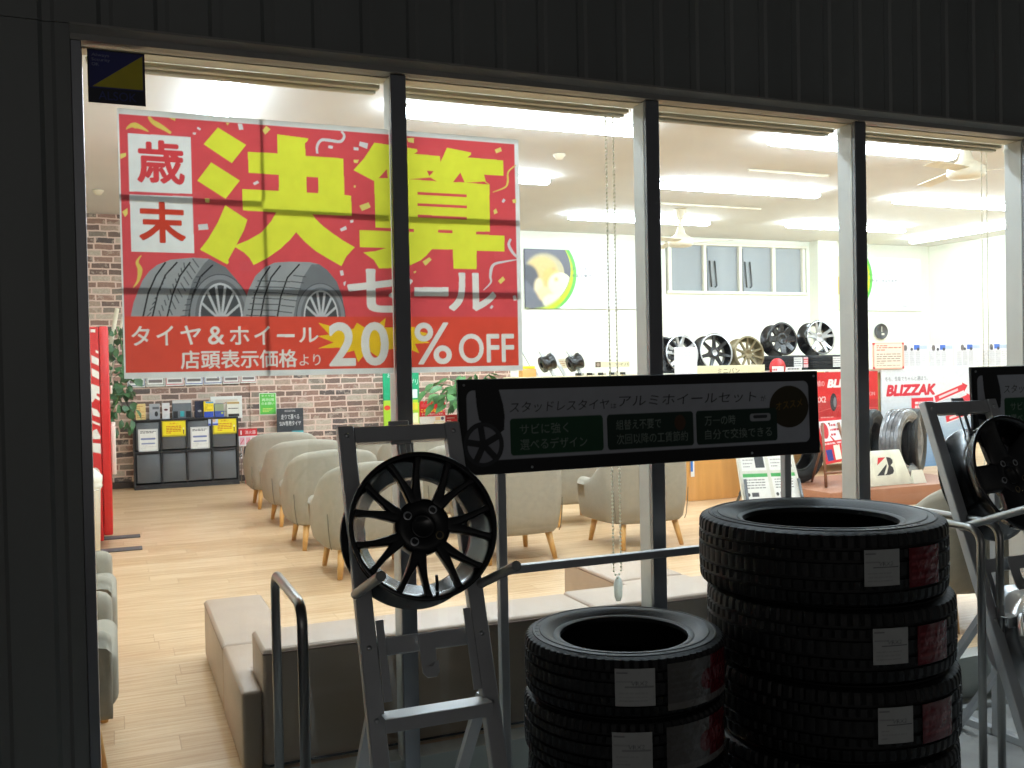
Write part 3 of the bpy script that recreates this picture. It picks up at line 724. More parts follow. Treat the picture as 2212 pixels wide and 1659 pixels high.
# ---------------------------------------------------------------- armchairs
m_fab = mat('grey_beige_fabric', (154, 146, 130), .9, var=.05, scale=30, bump=.25, bscale=350)
m_leg = mat('golden_beech', (206, 158, 92), .45, var=.15, scale=12, stretch=(1, 1, .2))
m_seam = mat('dark_seam', (106, 101, 84), .9)
def crs(pts, n):
    out = []
    for i in range(len(pts)-1):
        for k in range(n):
            t = k/n; a = pts[max(i-1, 0)]; b = pts[i]; c = pts[i+1]; d = pts[min(i+2, len(pts)-1)]
            out.append(tuple(.5*(2*b[j]+(c[j]-a[j])*t+(2*a[j]-5*b[j]+4*c[j]-d[j])*t*t+(3*b[j]-a[j]-3*c[j]+d[j])*t**3) for j in range(len(b))))
    return out+[pts[-1]]
def make_chair():
    t = thing('armchair', '', 'armchair', (0, 0, 0), 'grey fabric tub armchairs')
    # plan of the shell with the height of its rim: (x, y, rim)
    half = [(.345, .30, .49), (.353, .20, .488), (.357, .11, .492), (.357, .02, .53), (.352, -.08, .61), (.335, -.17, .672), (.27, -.262, .715), (.14, -.305, .735), (0, -.318, .742)]
    full = half+[(-x, y, h) for x, y, h in half[-2::-1]]
    P = crs(full, 4); rings = []
    for i, (x, y, h) in enumerate(P):
        a = P[max(i-1, 0)]; c = P[min(i+1, len(P)-1)]
        d = Vector((c[0]-a[0], c[1]-a[1])).normalized(); nrm = Vector((-d.y, d.x))
        if nrm.dot(Vector((x, y+.0))) < 0: nrm = -nrm
        e = min(i, len(P)-1-i); k = {0: .55, 1: .85}.get(e, 1); sh = {0: .03, 1: .008}.get(e, 0)
        prof = [(-.075, .185), (-.055, .185), (-.03, .21), (-.008, .32), (.0, .44), (.0, h-.05), (-.006, h-.018), (-.028, h-.002), (-.05, h), (-.075, h-.006), (-.095, h-.03), (-.102, h-.07), (-.11, .36), (-.1, .2)]
        mid = -.05
        rings.append([(x+nrm.x*(mid+(o-mid)*k), y+nrm.y*(mid+(o-mid)*k), z-sh*(z > .3)) for o, z in prof])
    MB().rings(rings).build('shell', m_fab, t)
    MB().box(-.255, .255, -.23, .315, .2, .40).build('seat', m_fab, t, bevel=.045, seg=4)
    for sx in (-1, 1):
        for sy in (-1, 1):
            MB().tube([(sx*.215, sy*.2+.02, .21), (sx*.245, sy*.25+.01, 0)], [.026, .016], 14).build('leg', m_leg, t)
        q = [(sx*.285, -.215, .19), (sx*.295, -.222, .22), (sx*.306, -.226, .32), (sx*.311, -.228, .42)]
        MB().tube([(a+sx*.002, b_-.003, c) for a, b_, c in q], .003, 6).build('seam', m_seam, t)
    return t
ch = make_chair()
XC = [1.525, 2.54, 3.58]; YC = [3.13, 4.24, 5.42, 6.62]
cl = [['nearest armchair of the left column, its back left of the black spoked wheel', 'armchair in the nearest row seen from behind, between the wheel and the bead chain', 'nearest-row armchair whose back is crossed by the bead chain and second mullion'],
      ['second armchair from the front in the left column', 'second-row armchair showing behind the nearest row, in the middle column', 'second-row armchair of the right column with a leg showing left of the bead chain'],
      ['third armchair from the front in the left column', 'third-row armchair of the middle column behind the top bar of the wheel stand', 'third-row armchair of the right column hidden behind the hanging sign'],
      ['farthest armchair of the left column, beside the red fire extinguisher', 'farthest armchair of the middle column, before the brick wall', 'farthest armchair of the right column, beneath the leafy plant']]
first = True
for j, y in enumerate(YC):
    for i, x in enumerate(XC):
        o = ch if first else dup(ch, (0, 0, 0)); first = False
        jr = random.Random(i*7+j*3); o.location = (x+jr.uniform(-.015, .015), y+jr.uniform(-.02, .02), 0); o.rotation_euler = (0, 0, R(jr.uniform(-2.5, 2.5))); o['label'] = cl[j][i]
for (x, y, a, lb) in ((-.325, .62, -90, 'armchair at the left window edge, nearest the glass, facing right'), (-.325, 1.55, -90, 'second armchair from the glass at the left window edge, facing right'),
                      (3.95, .56, 0, 'armchair with its back to the glass right of the big tyre stack, behind the hoops'), (5.3, .6, 0, 'armchair with its back to the glass at the right edge')):
    dup(ch, (x, y, 0), R(a), lb)

# ---------------------------------------------------------------- low play-corner benches
m_blk_ = mat('black_plinth', (30, 30, 30), .6)
m_vin = mat('mauve_brown_vinyl', (172, 149, 128), .42, var=.05, scale=6, bump=.06, bscale=200, spec=.6)
m_stitch = mat('bench_piping', (128, 100, 82), .5)
def bench(x0, x1, y0, y1, z, lb):
    t = thing('padded_bench', lb, 'bench', ((x0+x1)/2, (y0+y1)/2, 0), 'brown padded play-corner blocks')
    cx, cy_ = (x0+x1)/2, (y0+y1)/2; nx = max(2, int((x1-x0)/.08)); ny = max(2, int((y1-y0)/.08)); rg = random.Random(int(x0*100+y0*10))
    b = MB(); xs = np.linspace(x0+.012, x1-.012, nx+1); ys = np.linspace(y0+.012, y1-.012, ny+1); vs = []
    for y in ys:
        for x in xs:
            e = min(x-x0, x1-x, y-y0, y1-y); vs.append((x, y, z+.0005+.006*min(1, max(0, e-.012)/.09)+rg.uniform(-.0007, .0007)))
    b.add(vs, [(j*(nx+1)+i, j*(nx+1)+i+1, (j+1)*(nx+1)+i+1, (j+1)*(nx+1)+i) for j in range(ny) for i in range(nx)], smooth=True)
    part(MB().box(x0, x1, y0, y1, .012, z), 'body', m_vin, t, bevel=.014, seg=3)
    part(b, 'cushion_top', m_vin, t)
    e = .0015; part(MB().tube([(x0-e+.004, y0-e+.004, z-.016), (x1+e-.004, y0-e+.004, z-.016), (x1+e-.004, y1+e-.004, z-.016), (x0-e+.004, y1+e-.004, z-.016), (x0-e+.004, y0-e+.004, z-.016)], .0045, 8, False), 'piping', m_stitch, t)
    part(MB().box(x0+.02, x1-.02, y0+.02, y1-.02, .0005, .0115), 'plinth', m_blk_, t)
bench(.362, .622, .735, 1.555, .27, 'low brown seat block at the left end, farther one of the pair')
def bench_poly(pts, z, lb):
    t = MB().rings([[(x, y, h) for x, y in pts] for h in (.001, z)], smooth=False).build('padded_bench', m_vin, bevel=.014, seg=3)
    tag(t, lb, 'bench', 'brown padded play-corner blocks')
bench_poly([(.362, .142), (.429, .142), (.429, .412), (.622, .412), (.622, .732), (.362, .732)], .27, 'low brown seat block at the left end, nearer the glass')
bench(.432, 1.663, .14, .408, .402, 'long brown back block along the glass, left of the joint near the small tyre stack')
bench(1.669, 2.93, .14, .43, .402, 'brown back block along the glass, right of the joint, behind the tall tyre stack')
bench(2.24, 2.62, .436, 1.0, .27, 'low brown seat block running inward below the bead chain, nearer the glass')
bench(2.24, 2.62, 1.005, 1.61, .27, 'low brown seat block running inward below the bead chain, farther one')

# ---------------------------------------------------------------- vending machine and bin
m_red = mat('red_enamel', (196, 34, 34), .35, var=.03)
m_blk = mat('black_plastic', (34, 34, 36), .5)
m_wht = mat('white_plastic', (232, 228, 212), .45, var=.03)
t = thing('vending_machine', 'tall red vending machine with white lettering down its side', 'vending machine', (-.4, 5.2, 0))
VY = 4.85
part(MB().box(-.8, -.0985, VY, 5.75, .06, 1.695), 'cabinet', m_red, t, bevel=.006)
part(MB().box(-.096, -.032, VY-.002, 5.752, .10, 1.70), 'door', m_red, t, bevel=.01)
part(MB().box(-.8, -.14, VY+.03, 5.7, .001, .06), 'plinth', m_blk, t)
for y in (VY-.2, 5.25):
    part(MB().box(-.72, .17, y, y+.13, .001, .012), 'foot_plate', mat('grey_rubber_plate', (78, 72, 72), .6), t, bevel=.004)
part(MB().box(-.03, .004, 5.0, 5.7, .55, .93).box(-.03, -.012, 4.95, 5.7, 1.18, 1.24), 'front_trim', m_wht, t, bevel=.005)
vy = VY-.004
cv = crop(175.12, 700.46, .1, y=vy)              # detail 190..430 x 760..940
k = Print(-.36, .2, -.1, 1.69, .004, (196, 34, 34))
for q in ([(200, 118), (297, 118), (297, 182), (200, 178)], [(312, 560), (368, 590), (365, 640), (310, 610)], [(215, 670), (372, 750), (378, 900), (225, 830)], [(222, 950), (378, 1035), (385, 1195), (230, 1110)],
          [(235, 1290), (388, 1350), (392, 1510), (330, 1490), (330, 1540), (395, 1590), (392, 1650), (300, 1600), (250, 1680), (180, 1700), (180, 1320)],
          [(225, 1800), (340, 1850), (400, 1940), (400, 2010), (250, 1960)], [(235, 2080), (405, 2150), (408, 2200), (240, 2130)], [(250, 2300), (330, 2260), (412, 2420), (412, 2480), (240, 2480)], [(240, 2560), (415, 2580), (418, 2790), (245, 2760)]):
    k.poly((236, 232, 224), cv(*q))
(a, b_), = cv((300, 3240)); k.ell((236, 232, 224), a, b_, .035, .05)
k.build('side_print', BOARD, t, y=vy)
t = thing('waste_bin', 'white round waste bin with a domed lid beside the vending machine', 'bin', (-.225, 4.45, 0))
MB().lathe([(0, .002), (.105, .002), (.118, .5), (.125, .51), (0, .51)], 28).build('body', m_wht, t)
MB().lathe([(.125, .512), (.135, .53), (.128, .545), (.132, .56), (.135, .6), (.12, .615), (.07, .66), (0, .68)], 28).build('lid', m_wht, t)

# ---------------------------------------------------------------- magazine cabinet on the brick wall
m_cab = mat('black_laminate', (40, 40, 42), .35, var=.05)
m_door = mat('charcoal_flap', (88, 90, 92), .4, var=.04)
m_steel = mat('bright_steel', (210, 210, 208), .2, 1)
t = thing('magazine_cabinet', 'black four-column magazine cabinet with grey flaps against the brick wall', 'cabinet', (.775, 8.85, 0))
CX0, CX1, CYF, CH = .19, 1.36, 8.7, .805
cb = MB().box(CX0, CX1, CYF, 8.98, .0, .055).box(CX0, CX1, CYF, 8.98, CH-.02, CH).box(CX0, CX0+.02, CYF, 8.98, .056, CH-.021).box(CX1-.02, CX1, CYF, 8.98, .056, CH-.021)
cb.box(CX0+.021, CX1-.021, 8.95, 8.975, .056, CH-.021).box(CX0+.021, CX1-.021, CYF, 8.94, .415, .44)
cw = (CX1-CX0-.04)/4
for i in range(1, 4): cb.box(CX0+.02+cw*i-.009, CX0+.02+cw*i+.009, CYF+.002, 8.94, .0561, .414).box(CX0+.02+cw*i-.009, CX0+.02+cw*i+.009, CYF+.002, 8.94, .441, CH-.022)
part(cb, 'carcass', m_cab, t)
for i in range(4):
    for z0, z1 in ((.075, .405), (.455, .775)):
        x0 = CX0+.033+cw*i
        part(MB().add([(x0, CYF+.012, z0), (x0+cw-.026, CYF+.012, z0), (x0+cw-.026, CYF+.03, z1), (x0, CYF+.03, z1), (x0, CYF+.024, z0), (x0+cw-.026, CYF+.024, z0), (x0+cw-.026, CYF+.042, z1), (x0, CYF+.042, z1)],
                      [(0, 1, 2, 3), (7, 6, 5, 4), (0, 4, 5, 1), (1, 5, 6, 2), (2, 6, 7, 3), (3, 7, 4, 0)]), 'flap', m_door, t, bevel=.002)
def sheet(name, px, y, lb, cat, draw, group=None, bgc=(240, 240, 236), cell=.004, thick=0, m=None, kind=None):
    """a flat sheet facing the window, its corners read from the picture: px = (left, top, right, bottom)"""
    a = at(px[0], (px[1]+px[3])/2, y=y).x; c = at(px[2], (px[1]+px[3])/2, y=y).x
    zt = (at(px[0], px[1], y=y).z+at(px[2], px[1], y=y).z)/2; zb = (at(px[0], px[3], y=y).z+at(px[2], px[3], y=y).z)/2
    p = Print(a, zb, c, zt, cell, bgc)
    U = lambda u: a+(c-a)*u
    V = lambda v: zb+(zt-zb)*v
    draw(p, U, V)
    o = p.build(name, m or PAPER, y=y, thick=thick)
    return tag(o, lb, cat, group)
def hazard(p, U, V):
    n = 46
    for i in range(-12, n):
        p.poly((30, 30, 26), [(U(i/n), V(0)), (U((i+.5)/n), V(0)), (U((i+.5)/n+.28), V(1)), (U(i/n+.28), V(1))]) if True else 0
    p.rect((246, 226, 24), U(.07), V(.1), U(.93), V(.9))
    p.text((196, 90, 20), 'お願い', U(.33), V(.72), U(.66), V(.84), bold=.02)
    p.lines((200, 96, 24), U(.2), V(.18), U(.78), V(.66), 5, .5, 4)
    p.rect((60, 60, 50), U(.84), V(.14), U(.88), V(.4)); p.ell((240, 236, 200), U(.86), V(.46), .008, .012)
def notice(p, U, V):
    p.rect((120, 130, 150), U(.04), V(.03), U(.96), V(.97)); p.rect((240, 240, 236), U(.06), V(.04), U(.94), V(.96))
    p.lines((90, 92, 98), U(.1), V(.8), U(.9), V(.92), 2, .6, 2); p.rrect((120, 132, 178), U(.12), V(.52), U(.88), V(.6), .01); p.rrect((140, 150, 188), U(.14), V(.32), U(.86), V(.38), .01)
    p.lines((190, 190, 190), U(.1), V(.08), U(.9), V(.28), 4, .3, 3)
sheet('warning_notice', (348, 907, 404, 943), CYF+.006, 'yellow hazard-striped notice on the cabinet\'s second column', 'notice', hazard, bgc=(246, 226, 24), cell=.003)
sheet('warning_notice', (459, 901, 513, 937), CYF+.006, 'yellow hazard-striped notice on the cabinet\'s fourth column', 'notice', hazard, bgc=(246, 226, 24), cell=.003)
sheet('paper_notice', (299, 927, 341, 975), CYF+.006, 'white framed notice on the cabinet\'s first column', 'notice', notice, cell=.003)
sheet('paper_notice', (412, 922, 452, 969), CYF+.006, 'white framed notice on the cabinet\'s third column', 'notice', notice, cell=.003)
sheet('photo_card', (450, 903, 471, 919), CYF+.003, 'small pale blue photo card at the corner of the right hazard notice', 'card', lambda p, U, V: (p.ell((226, 190, 164), U(.6), V(.66), .018, .022), p.rect((70, 90, 190), U(0), V(.04), U(1), V(.28))), bgc=(196, 212, 240), cell=.003)

# small boxed goods on the cabinet
def goods(px, dep, lb, rgb, draw, tilt=0, cat='box'):
    a = at(px[0], px[3], z=CH); y = 8.74+dep
    x0 = at(px[0], px[3], y=y).x; x1 = at(px[2], px[3], y=y).x; h = at(px[0], px[1], y=y).z-CH
    t = thing('boxed_product', lb, cat, ((x0+x1)/2, y, CH), 'boxed goods on the magazine cabinet')
    part(MB().box(x0, x1, y, y+.07, CH+.0005, CH+h), 'carton', mat('carton_%d_%d_%d' % rgb, rgb, .45), t, bevel=.0015, seg=1)
    p = Print(x0+.001, CH+.002, x1-.001, CH+h-.001, .003, rgb)
    draw(p, lambda u: x0+(x1-x0)*u, lambda v: CH+h*v); p.build('front_print', BOARD, t, y=y-.0012)
goods((294, 873, 315, 908), 0, 'cream carton at the left end of the cabinet top', (232, 204, 140), lambda p, U, V: (p.lines((190, 130, 60), U(.1), V(.1), U(.9), V(.9), 7, .4, 1)))
goods((323, 873, 346, 907), .02, 'silver grey carton with a dark round gadget on it', (168, 172, 178), lambda p, U, V: (p.ell((40, 40, 46), U(.65), V(.35), .018, .03), p.rect((90, 94, 102), U(.3), V(.65), U(.9), V(.8))))
goods((351, 871, 367, 906), .01, 'narrow white carton with a small dark red picture', (226, 226, 228), lambda p, U, V: (p.ell((90, 30, 40), U(.5), V(.58), .022, .012), p.lines((190, 190, 196), U(.2), V(.1), U(.8), V(.3), 3, .4, 2)))
goods((373, 865, 414, 905), .05, 'wide grey carton with a teal square and black speakers', (110, 116, 122), lambda p, U, V: (p.rect((216, 216, 214), U(0), V(.83), U(1), V(1)), p.rect((60, 168, 174), U(.4), V(.1), U(.62), V(.4)), p.rect((34, 34, 36), U(.04), V(.02), U(.28), V(.4)), p.rect((34, 34, 36), U(.7), V(.02), U(.96), V(.4))))
goods((422, 866, 441, 904), .03, 'dark navy carton behind the yellow leaflet', (30, 34, 60), lambda p, U, V: (p.ell((180, 186, 200), U(.5), V(.4), .02, .012)))
goods((441, 868, 462, 906), -.02, 'yellow and blue carton near the right of the cabinet top', (246, 220, 40), lambda p, U, V: (p.rect((50, 80, 180), U(0), V(0), U(1), V(.38)), p.rect((90, 160, 220), U(.2), V(.9), U(1), V(1)), p.lines((170, 140, 20), U(.1), V(.45), U(.9), V(.85), 5, .4, 3)))
goods((464, 872, 484, 905), 0, 'blue and green carton right of the yellow one', (60, 84, 170), lambda p, U, V: (p.rect((150, 160, 130), U(0), V(.45), U(1), V(1)), p.ell((210, 220, 60), U(.8), V(.3), .012, .012)))
goods((491, 868, 518, 905), -.01, 'white price stand with a dark base at the right of the cabinet top', (234, 232, 220), lambda p, U, V: (p.rect((190, 160, 100), U(0), V(.84), U(1), V(1)), p.rect((40, 36, 34), U(.1), V(0), U(.95), V(.2)), p.lines((60, 60, 60), U(.1), V(.5), U(.9), V(.6), 1, .6, 2)))
sheet('framed_picture', (455, 856, 523, 904), 8.93, 'white framed pale picture leaning behind the goods on the cabinet', 'picture', lambda p, U, V: (p.rect((226, 214, 196), U(.16), V(.14), U(.86), V(.86)), p.line((190, 120, 90), [(U(.3), V(.6)), (U(.5), V(.72)), (U(.7), V(.5))], .008), p.line((130, 150, 120), [(U(.25), V(.35)), (U(.6), V(.3))], .006)), bgc=(240, 240, 234), thick=.015, m=BOARD)

# certificates, posters and signs on the brick
def cert(i):
    hues = [(70, 90, 140), (120, 130, 110), (210, 120, 120), (80, 100, 170), (70, 90, 150), (170, 110, 110), (190, 130, 120)]
    def d(p, U, V):
        h = hues[i]; p.rect(h, U(.04), V(.05), U(.96), V(.95)); p.rect((238, 238, 234), U(.08), V(.08), U(.92), V(.92))
        p.rect((120, 112, 110), U(.14), V(.14), U(.86), V(.24)); p.lines((120, 120, 124), U(.15), V(.4), U(.85), V(.85), 5, .4, i)
        if i == 2: p.ell((230, 130, 140), U(.3), V(.45), .03, .03)
        if i == 4: p.ell((60, 70, 140), U(.78), V(.34), .016, .03)
    return d
XL = [(274, 313), (315, 355), (357, 397), (399, 438), (440, 479), (481, 517), (519, 553)]
for i, (a, c) in enumerate(XL):
    sheet('certificate', (a, 772, c, 837-i*1.6), 8.975, 'certificate on the brick wall, %s in its row' % ['first from the left', 'second from the left', 'third, with a pink circle', 'the middle one', 'fifth, with a blue rosette', 'sixth, with a reddish border', 'last at the right'][i],
          'certificate', cert(i), 'certificates in a row', thick=.008, m=BOARD)
sheet('green_poster', (560, 849, 597, 896), 8.975, 'green poster with white writing on the brick wall', 'poster', lambda p, U, V: (p.rect((92, 190, 70), U(.04), V(.03), U(.96), V(.97)), p.text((236, 246, 226), 'タイヤ館', U(.12), V(.82), U(.88), V(.93)), p.text((236, 246, 226), '再利用', U(.15), V(.62), U(.85), V(.76), bold=.02),
      p.text((236, 246, 226), 'のお願い', U(.13), V(.46), U(.87), V(.58)), p.lines((220, 226, 120), U(.2), V(.12), U(.8), V(.32), 3, .4, 2)), bgc=(236, 244, 230), cell=.0025)
def suv(p, U, V):
    p.text((220, 220, 220), 'BRIDGESTONE', U(.3), V(.93), U(.7), V(.965)); p.text((236, 236, 236), '走りで選べる', U(.16), V(.78), U(.84), V(.88)); p.text((236, 236, 236), 'SUV専用タイヤ', U(.1), V(.65), U(.9), V(.75))
    p.rect((60, 160, 172), U(.55), V(.04), U(1), V(.55)); p.text((230, 230, 230), 'ALENZA', U(.04), V(.47), U(.5), V(.53)); p.rect((150, 224, 232), U(.58), V(.49), U(.98), V(.52))
    for u in (.06, .58): p.rect((232, 236, 236), U(u), V(.12), U(u+.38), V(.42)); p.rect((140, 146, 150) if u < .5 else (70, 170, 180), U(u+.06), V(.24), U(u+.26), V(.38))
sheet('tyre_display_board', (599, 882, 656, 990), 8.9, 'charcoal and teal display board standing before the brick wall', 'display board', suv, bgc=(52, 56, 62), cell=.003, thick=.02, m=BOARD)
# extinguisher with its sign on a wire stand
t = thing('fire_extinguisher', 'red fire extinguisher standing on a red base by the cabinet', 'extinguisher', (1.505, 8.68, 0))
MB().lathe([(0, .05), (.058, .05), (.06, .06), (.06, .34), (.05, .38), (.025, .41), (.02, .43), (0, .43)], 24).build('cylinder', m_red, t)
MB().lathe([(0, .002), (.085, .002), (.085, .05), (.07, .06), (0, .06)], 24).build('base', m_red, t)
MB().box(-.012, .012, -.05, .03, .432, .452).box(-.01, .01, -.06, .02, .462, .474).tube([(0, 0, .42), (0, 0, .48)], .014, 10).build('valve', m_steel, t)
MB().tube(crs([(0, -.0, .44), (-.05, -.01, .45), (-.085, 0, .4), (-.085, 0, .25), (-.075, 0, .12)], 6), .009, 8).build('hose', m_blk, t)
MB().lathe([(.02, .5), (.024, .51), (.02, .52), (.012, .51)], 16, Matrix.Translation((0, -.03, -.02)), closed=True).build('tag', mat('yellow_tag', (240, 200, 40)), t)
q = Print(-.035, .12, .035, .3, .004, (226, 40, 36)); q.lines((240, 236, 230), -.03, .18, .03, .28, 5, .5, 2); q.rect((240, 190, 120), -.03, .13, .03, .16)
q.build('label', BOARD, t, fn=lambda u, v: (1.505+.0612*math.sin(u/.061), 8.68-.0612*math.cos(u/.061), v))
t = thing('extinguisher_sign', 'red and white extinguisher sign on a wire stand beside the cabinet', 'sign', (1.47, 8.8, 0))
a = [at(515, 927, y=8.8), at(556, 962, y=8.8)]
k = Print(a[0].x, a[1].z, a[1].x, a[0].z, .003, (236, 232, 232))
U = lambda u: a[0].x+(a[1].x-a[0].x)*u
V = lambda v: a[1].z+(a[0].z-a[1].z)*v
k.rect((206, 30, 40), U(0), V(.58), U(1), V(1)); k.text((244, 240, 240), '消火器', U(.34), V(.68), U(.92), V(.9), bold=.02); k.rect((244, 240, 240), U(.1), V(.66), U(.18), V(.9))
for u in (.08, .4, .7): k.rect((236, 170, 180), U(u), V(.08), U(u+.24), V(.5)); k.line((200, 60, 70), [(U(u), V(.1)), (U(u+.2), V(.4))], .008)
k.build('panel', BOARD, t, y=8.8, thick=.004)
part(MB().tube([(a[0].x+.025, 8.807, .002), (a[0].x+.025, 8.807, a[1].z+.03)], .004, 8).tube([(a[1].x-.025, 8.807, .002), (a[1].x-.025, 8.807, a[1].z+.03)], .004, 8).tube([(a[0].x+.025, 8.807, .006), (a[1].x-.025, 8.807, .006)], .004, 8), 'wire_stand', m_steel, t)
sheet('green_standee', (829, 800, 906, 960), 8.5, 'tall green and lime panel behind the first mullion', 'standee', lambda p, U, V: (p.rect((20, 160, 110), U(0), V(.6), U(1), V(1)), p.text((230, 244, 236), 'お得な', U(.12), V(.9), U(.5), V(.97)), p.text((236, 246, 240), 'アプリ', U(.6), V(.8), U(.97), V(.88), bold=.02), p.rect((230, 240, 236), U(.72), V(.62), U(.95), V(.74)),
      p.rect((230, 210, 60), U(.62), V(.46), U(.95), V(.56)), p.rect((236, 240, 200), U(.7), V(.2), U(.96), V(.42)), p.ell((220, 60, 40), U(.1), V(.5), .04, .03)), bgc=(168, 208, 50), thick=.03, m=BOARD)
t = thing('standee_base', 'grey base plate under the tall green panel', 'base', (3.3, 8.5, 0)); q = at(867, 960, y=8.5)
part(MB().box(q.x-.22, q.x+.22, 8.42, 8.7, .001, .02).box(q.x-.03, q.x+.03, 8.535, 8.56, .021, q.z+.1), 'support', m_cab, t)
def redst(p, U, V):
    p.rect((206, 30, 36), U(0), V(.48), U(1), V(1)); p.text((250, 220, 60), 'このような理由', U(.05), V(.62), U(.88), V(.74), bold=.03); p.text((240, 236, 236), 'で', U(.9), V(.62), U(.98), V(.7)); p.text((240, 236, 236), 'タイヤを選ばれています。', U(.08), V(.52), U(.92), V(.59))
    p.rrect((216, 70, 76), U(.06), V(.8), U(.46), V(.9), .01); p.ell((240, 240, 240), U(.74), V(.87), .012, .014); p.ell((90, 20, 30), U(.9), V(.87), .012, .014)
    p.rect((240, 220, 150), U(.55), V(.06), U(.95), V(.3)); p.rect((246, 244, 230), U(.58), V(.08), U(.92), V(.28)); p.ell((120, 120, 140), U(.35), V(.12), .02, .02); p.ell((70, 60, 90), U(.88), V(.4), .02, .02); p.rect((244, 200, 150), U(.6), V(.34), U(.8), V(.46))
sheet('red_standee', (907, 866, 962, 930), 8.0, 'red and white panel headed in yellow lettering right of the first mullion', 'standee', redst, bgc=(238, 236, 232), thick=.02, m=BOARD, cell=.003)
sheet('red_standee', (963, 896, 990, 935), 7.7, 'smaller red panel beside the hanging dark sign', 'standee', lambda p, U, V: (p.lines((240, 200, 190), U(.1), V(.6), U(.9), V(.9), 2, .4, 1), p.text((250, 210, 60), 'タイヤ', U(.5), V(.1), U(1), V(.4), bold=.02)), bgc=(210, 36, 40), thick=.02, m=BOARD)
b = MB().box(3.25, 4.9, 7.7, 8.6, .0, .62).box(3.23, 4.92, 7.68, 8.62, .621, .65)
tag(b.build('display_counter', mat('pale_wood', (214, 186, 146), .5, var=.08, scale=6, stretch=(.3, 1, 3)), bevel=.004), 'pale wooden counter before the brick wall holding the red panels', 'counter')
# ---------------------------------------------------------------- plants
m_leaf = mat('leaf_green', (66, 104, 62), .45, var=.35, scale=6)
m_leaf2 = mat('leaf_bright', (78, 128, 70), .45, var=.35, scale=6)
m_cream = mat('cream_paint', (226, 216, 190), .5, var=.04)
def leaf(b, p, d, n, L, w, fold=.25):
    d = d.normalized(); s_ = d.cross(n).normalized(); n = s_.cross(d).normalized()
    q = [p, p+d*L*.3+s_*w*.46+n*L*fold*.3, p+d*L*.62+s_*w*.5+n*L*fold*.22, p+d*L*1.0-n*L*.12, p+d*L*.62-s_*w*.5+n*L*fold*.22, p+d*L*.3-s_*w*.46+n*L*fold*.3, p+d*L*.33, p+d*L*.66+n*L*.02]
    b.add(q, [(0, 6, 1), (6, 7, 2, 1), (7, 3, 2), (0, 5, 6), (5, 4, 7, 6), (4, 3, 7)], smooth=True)
def rvec(rg):
    while 1:
        v = Vector((rg.uniform(-1, 1), rg.uniform(-1, 1), rg.uniform(-1, 1)))
        if .1 < v.length < 1: return v.normalized()
rg = random.Random(11)
t = thing('climbing_plant', 'trailing green pot plant on a pale pole beside the red vending machine', 'plant', (.06, 7.0, 0))
part(MB().lathe([(0, .002), (.11, .002), (.14, .24), (.15, .26), (.13, .26), (.125, .23), (0, .23)], 24, Matrix.Translation((-.3, 7.1, 0))), 'pot', m_wht, t)
part(MB().tube([(-.28, 7.1, .23), (.05, 7.05, 1.98)], .02, 12).tube([(-.26, 7.14, .23), (.1, 7.1, 1.9)], .012, 10), 'pole', m_cream, t)
b = MB()
for i in range(150):
    z = rg.uniform(.95, 1.78); a = rg.uniform(0, 6.28); r = rg.uniform(.02, .13)*(1.15-.3*abs(z-1.4))
    p = Vector((.06+r*math.cos(a), 7+r*math.sin(a), z)); d = Vector((math.cos(a)*.8, math.sin(a)*.8, rg.uniform(-1.3, .1)))
    leaf(b, p, d, rvec(rg)+Vector((0, -.4, .8)), rg.uniform(.07, .12), rg.uniform(.055, .085))
for i in range(14):
    z = rg.uniform(.8, 1.0); leaf(b, Vector((.06+rg.uniform(-.1, .1), 6.95+rg.uniform(-.08, .08), z)), Vector((rg.uniform(-.4, .4), -.3, -1)), rvec(rg), .1, .06)
part(b, 'foliage', m_leaf, t)
part(MB().tube(crs([(-.28, 7.05, .3), (-.1, 6.95, .8), (.03, 6.93, 1.1), (.09, 6.95, 1.5), (.05, 7, 1.8)], 6), .006, 6), 'stem', m_leaf2, t)
t = thing('leafy_plant', 'large leafy plant with drooping green leaves above the red panels', 'plant', (3.85, 7.35, .65)); P0 = Vector((3.85, 7.35, .65))
tp = P0
part(MB().lathe([(0, .0), (.12, .0), (.16, .2), (.165, .22), (.145, .22), (.14, .2), (0, .2)], 24, Matrix.Translation(tp+Vector((0, 0, .002)))), 'pot', mat('dark_pot', (64, 64, 68), .5), t)
b = MB(); st = MB()
for i in range(190):
    a = rg.uniform(0, 6.28); e = rg.uniform(.1, 1.25); rr = rg.uniform(.15, .56)
    p = tp+Vector((math.cos(a)*rr*math.cos(e)*1.15, math.sin(a)*rr*.7*math.cos(e), .24+rr*math.sin(e)*.72))
    d = Vector((math.cos(a), math.sin(a), rg.uniform(-1.4, -.1)))
    leaf(b, p, d, Vector((rg.uniform(-.4, .4), rg.uniform(-.8, .2), 1)), rg.uniform(.12, .2), rg.uniform(.06, .1), .2)
    if i % 6 == 0: st.tube(crs([tuple(tp+Vector((0, 0, .2))), tuple(tp.lerp(p, .5)+Vector((0, 0, .2))), tuple(p)], 4), .005, 5)
part(b, 'foliage', m_leaf2, t); part(st, 'stem', m_leaf, t)

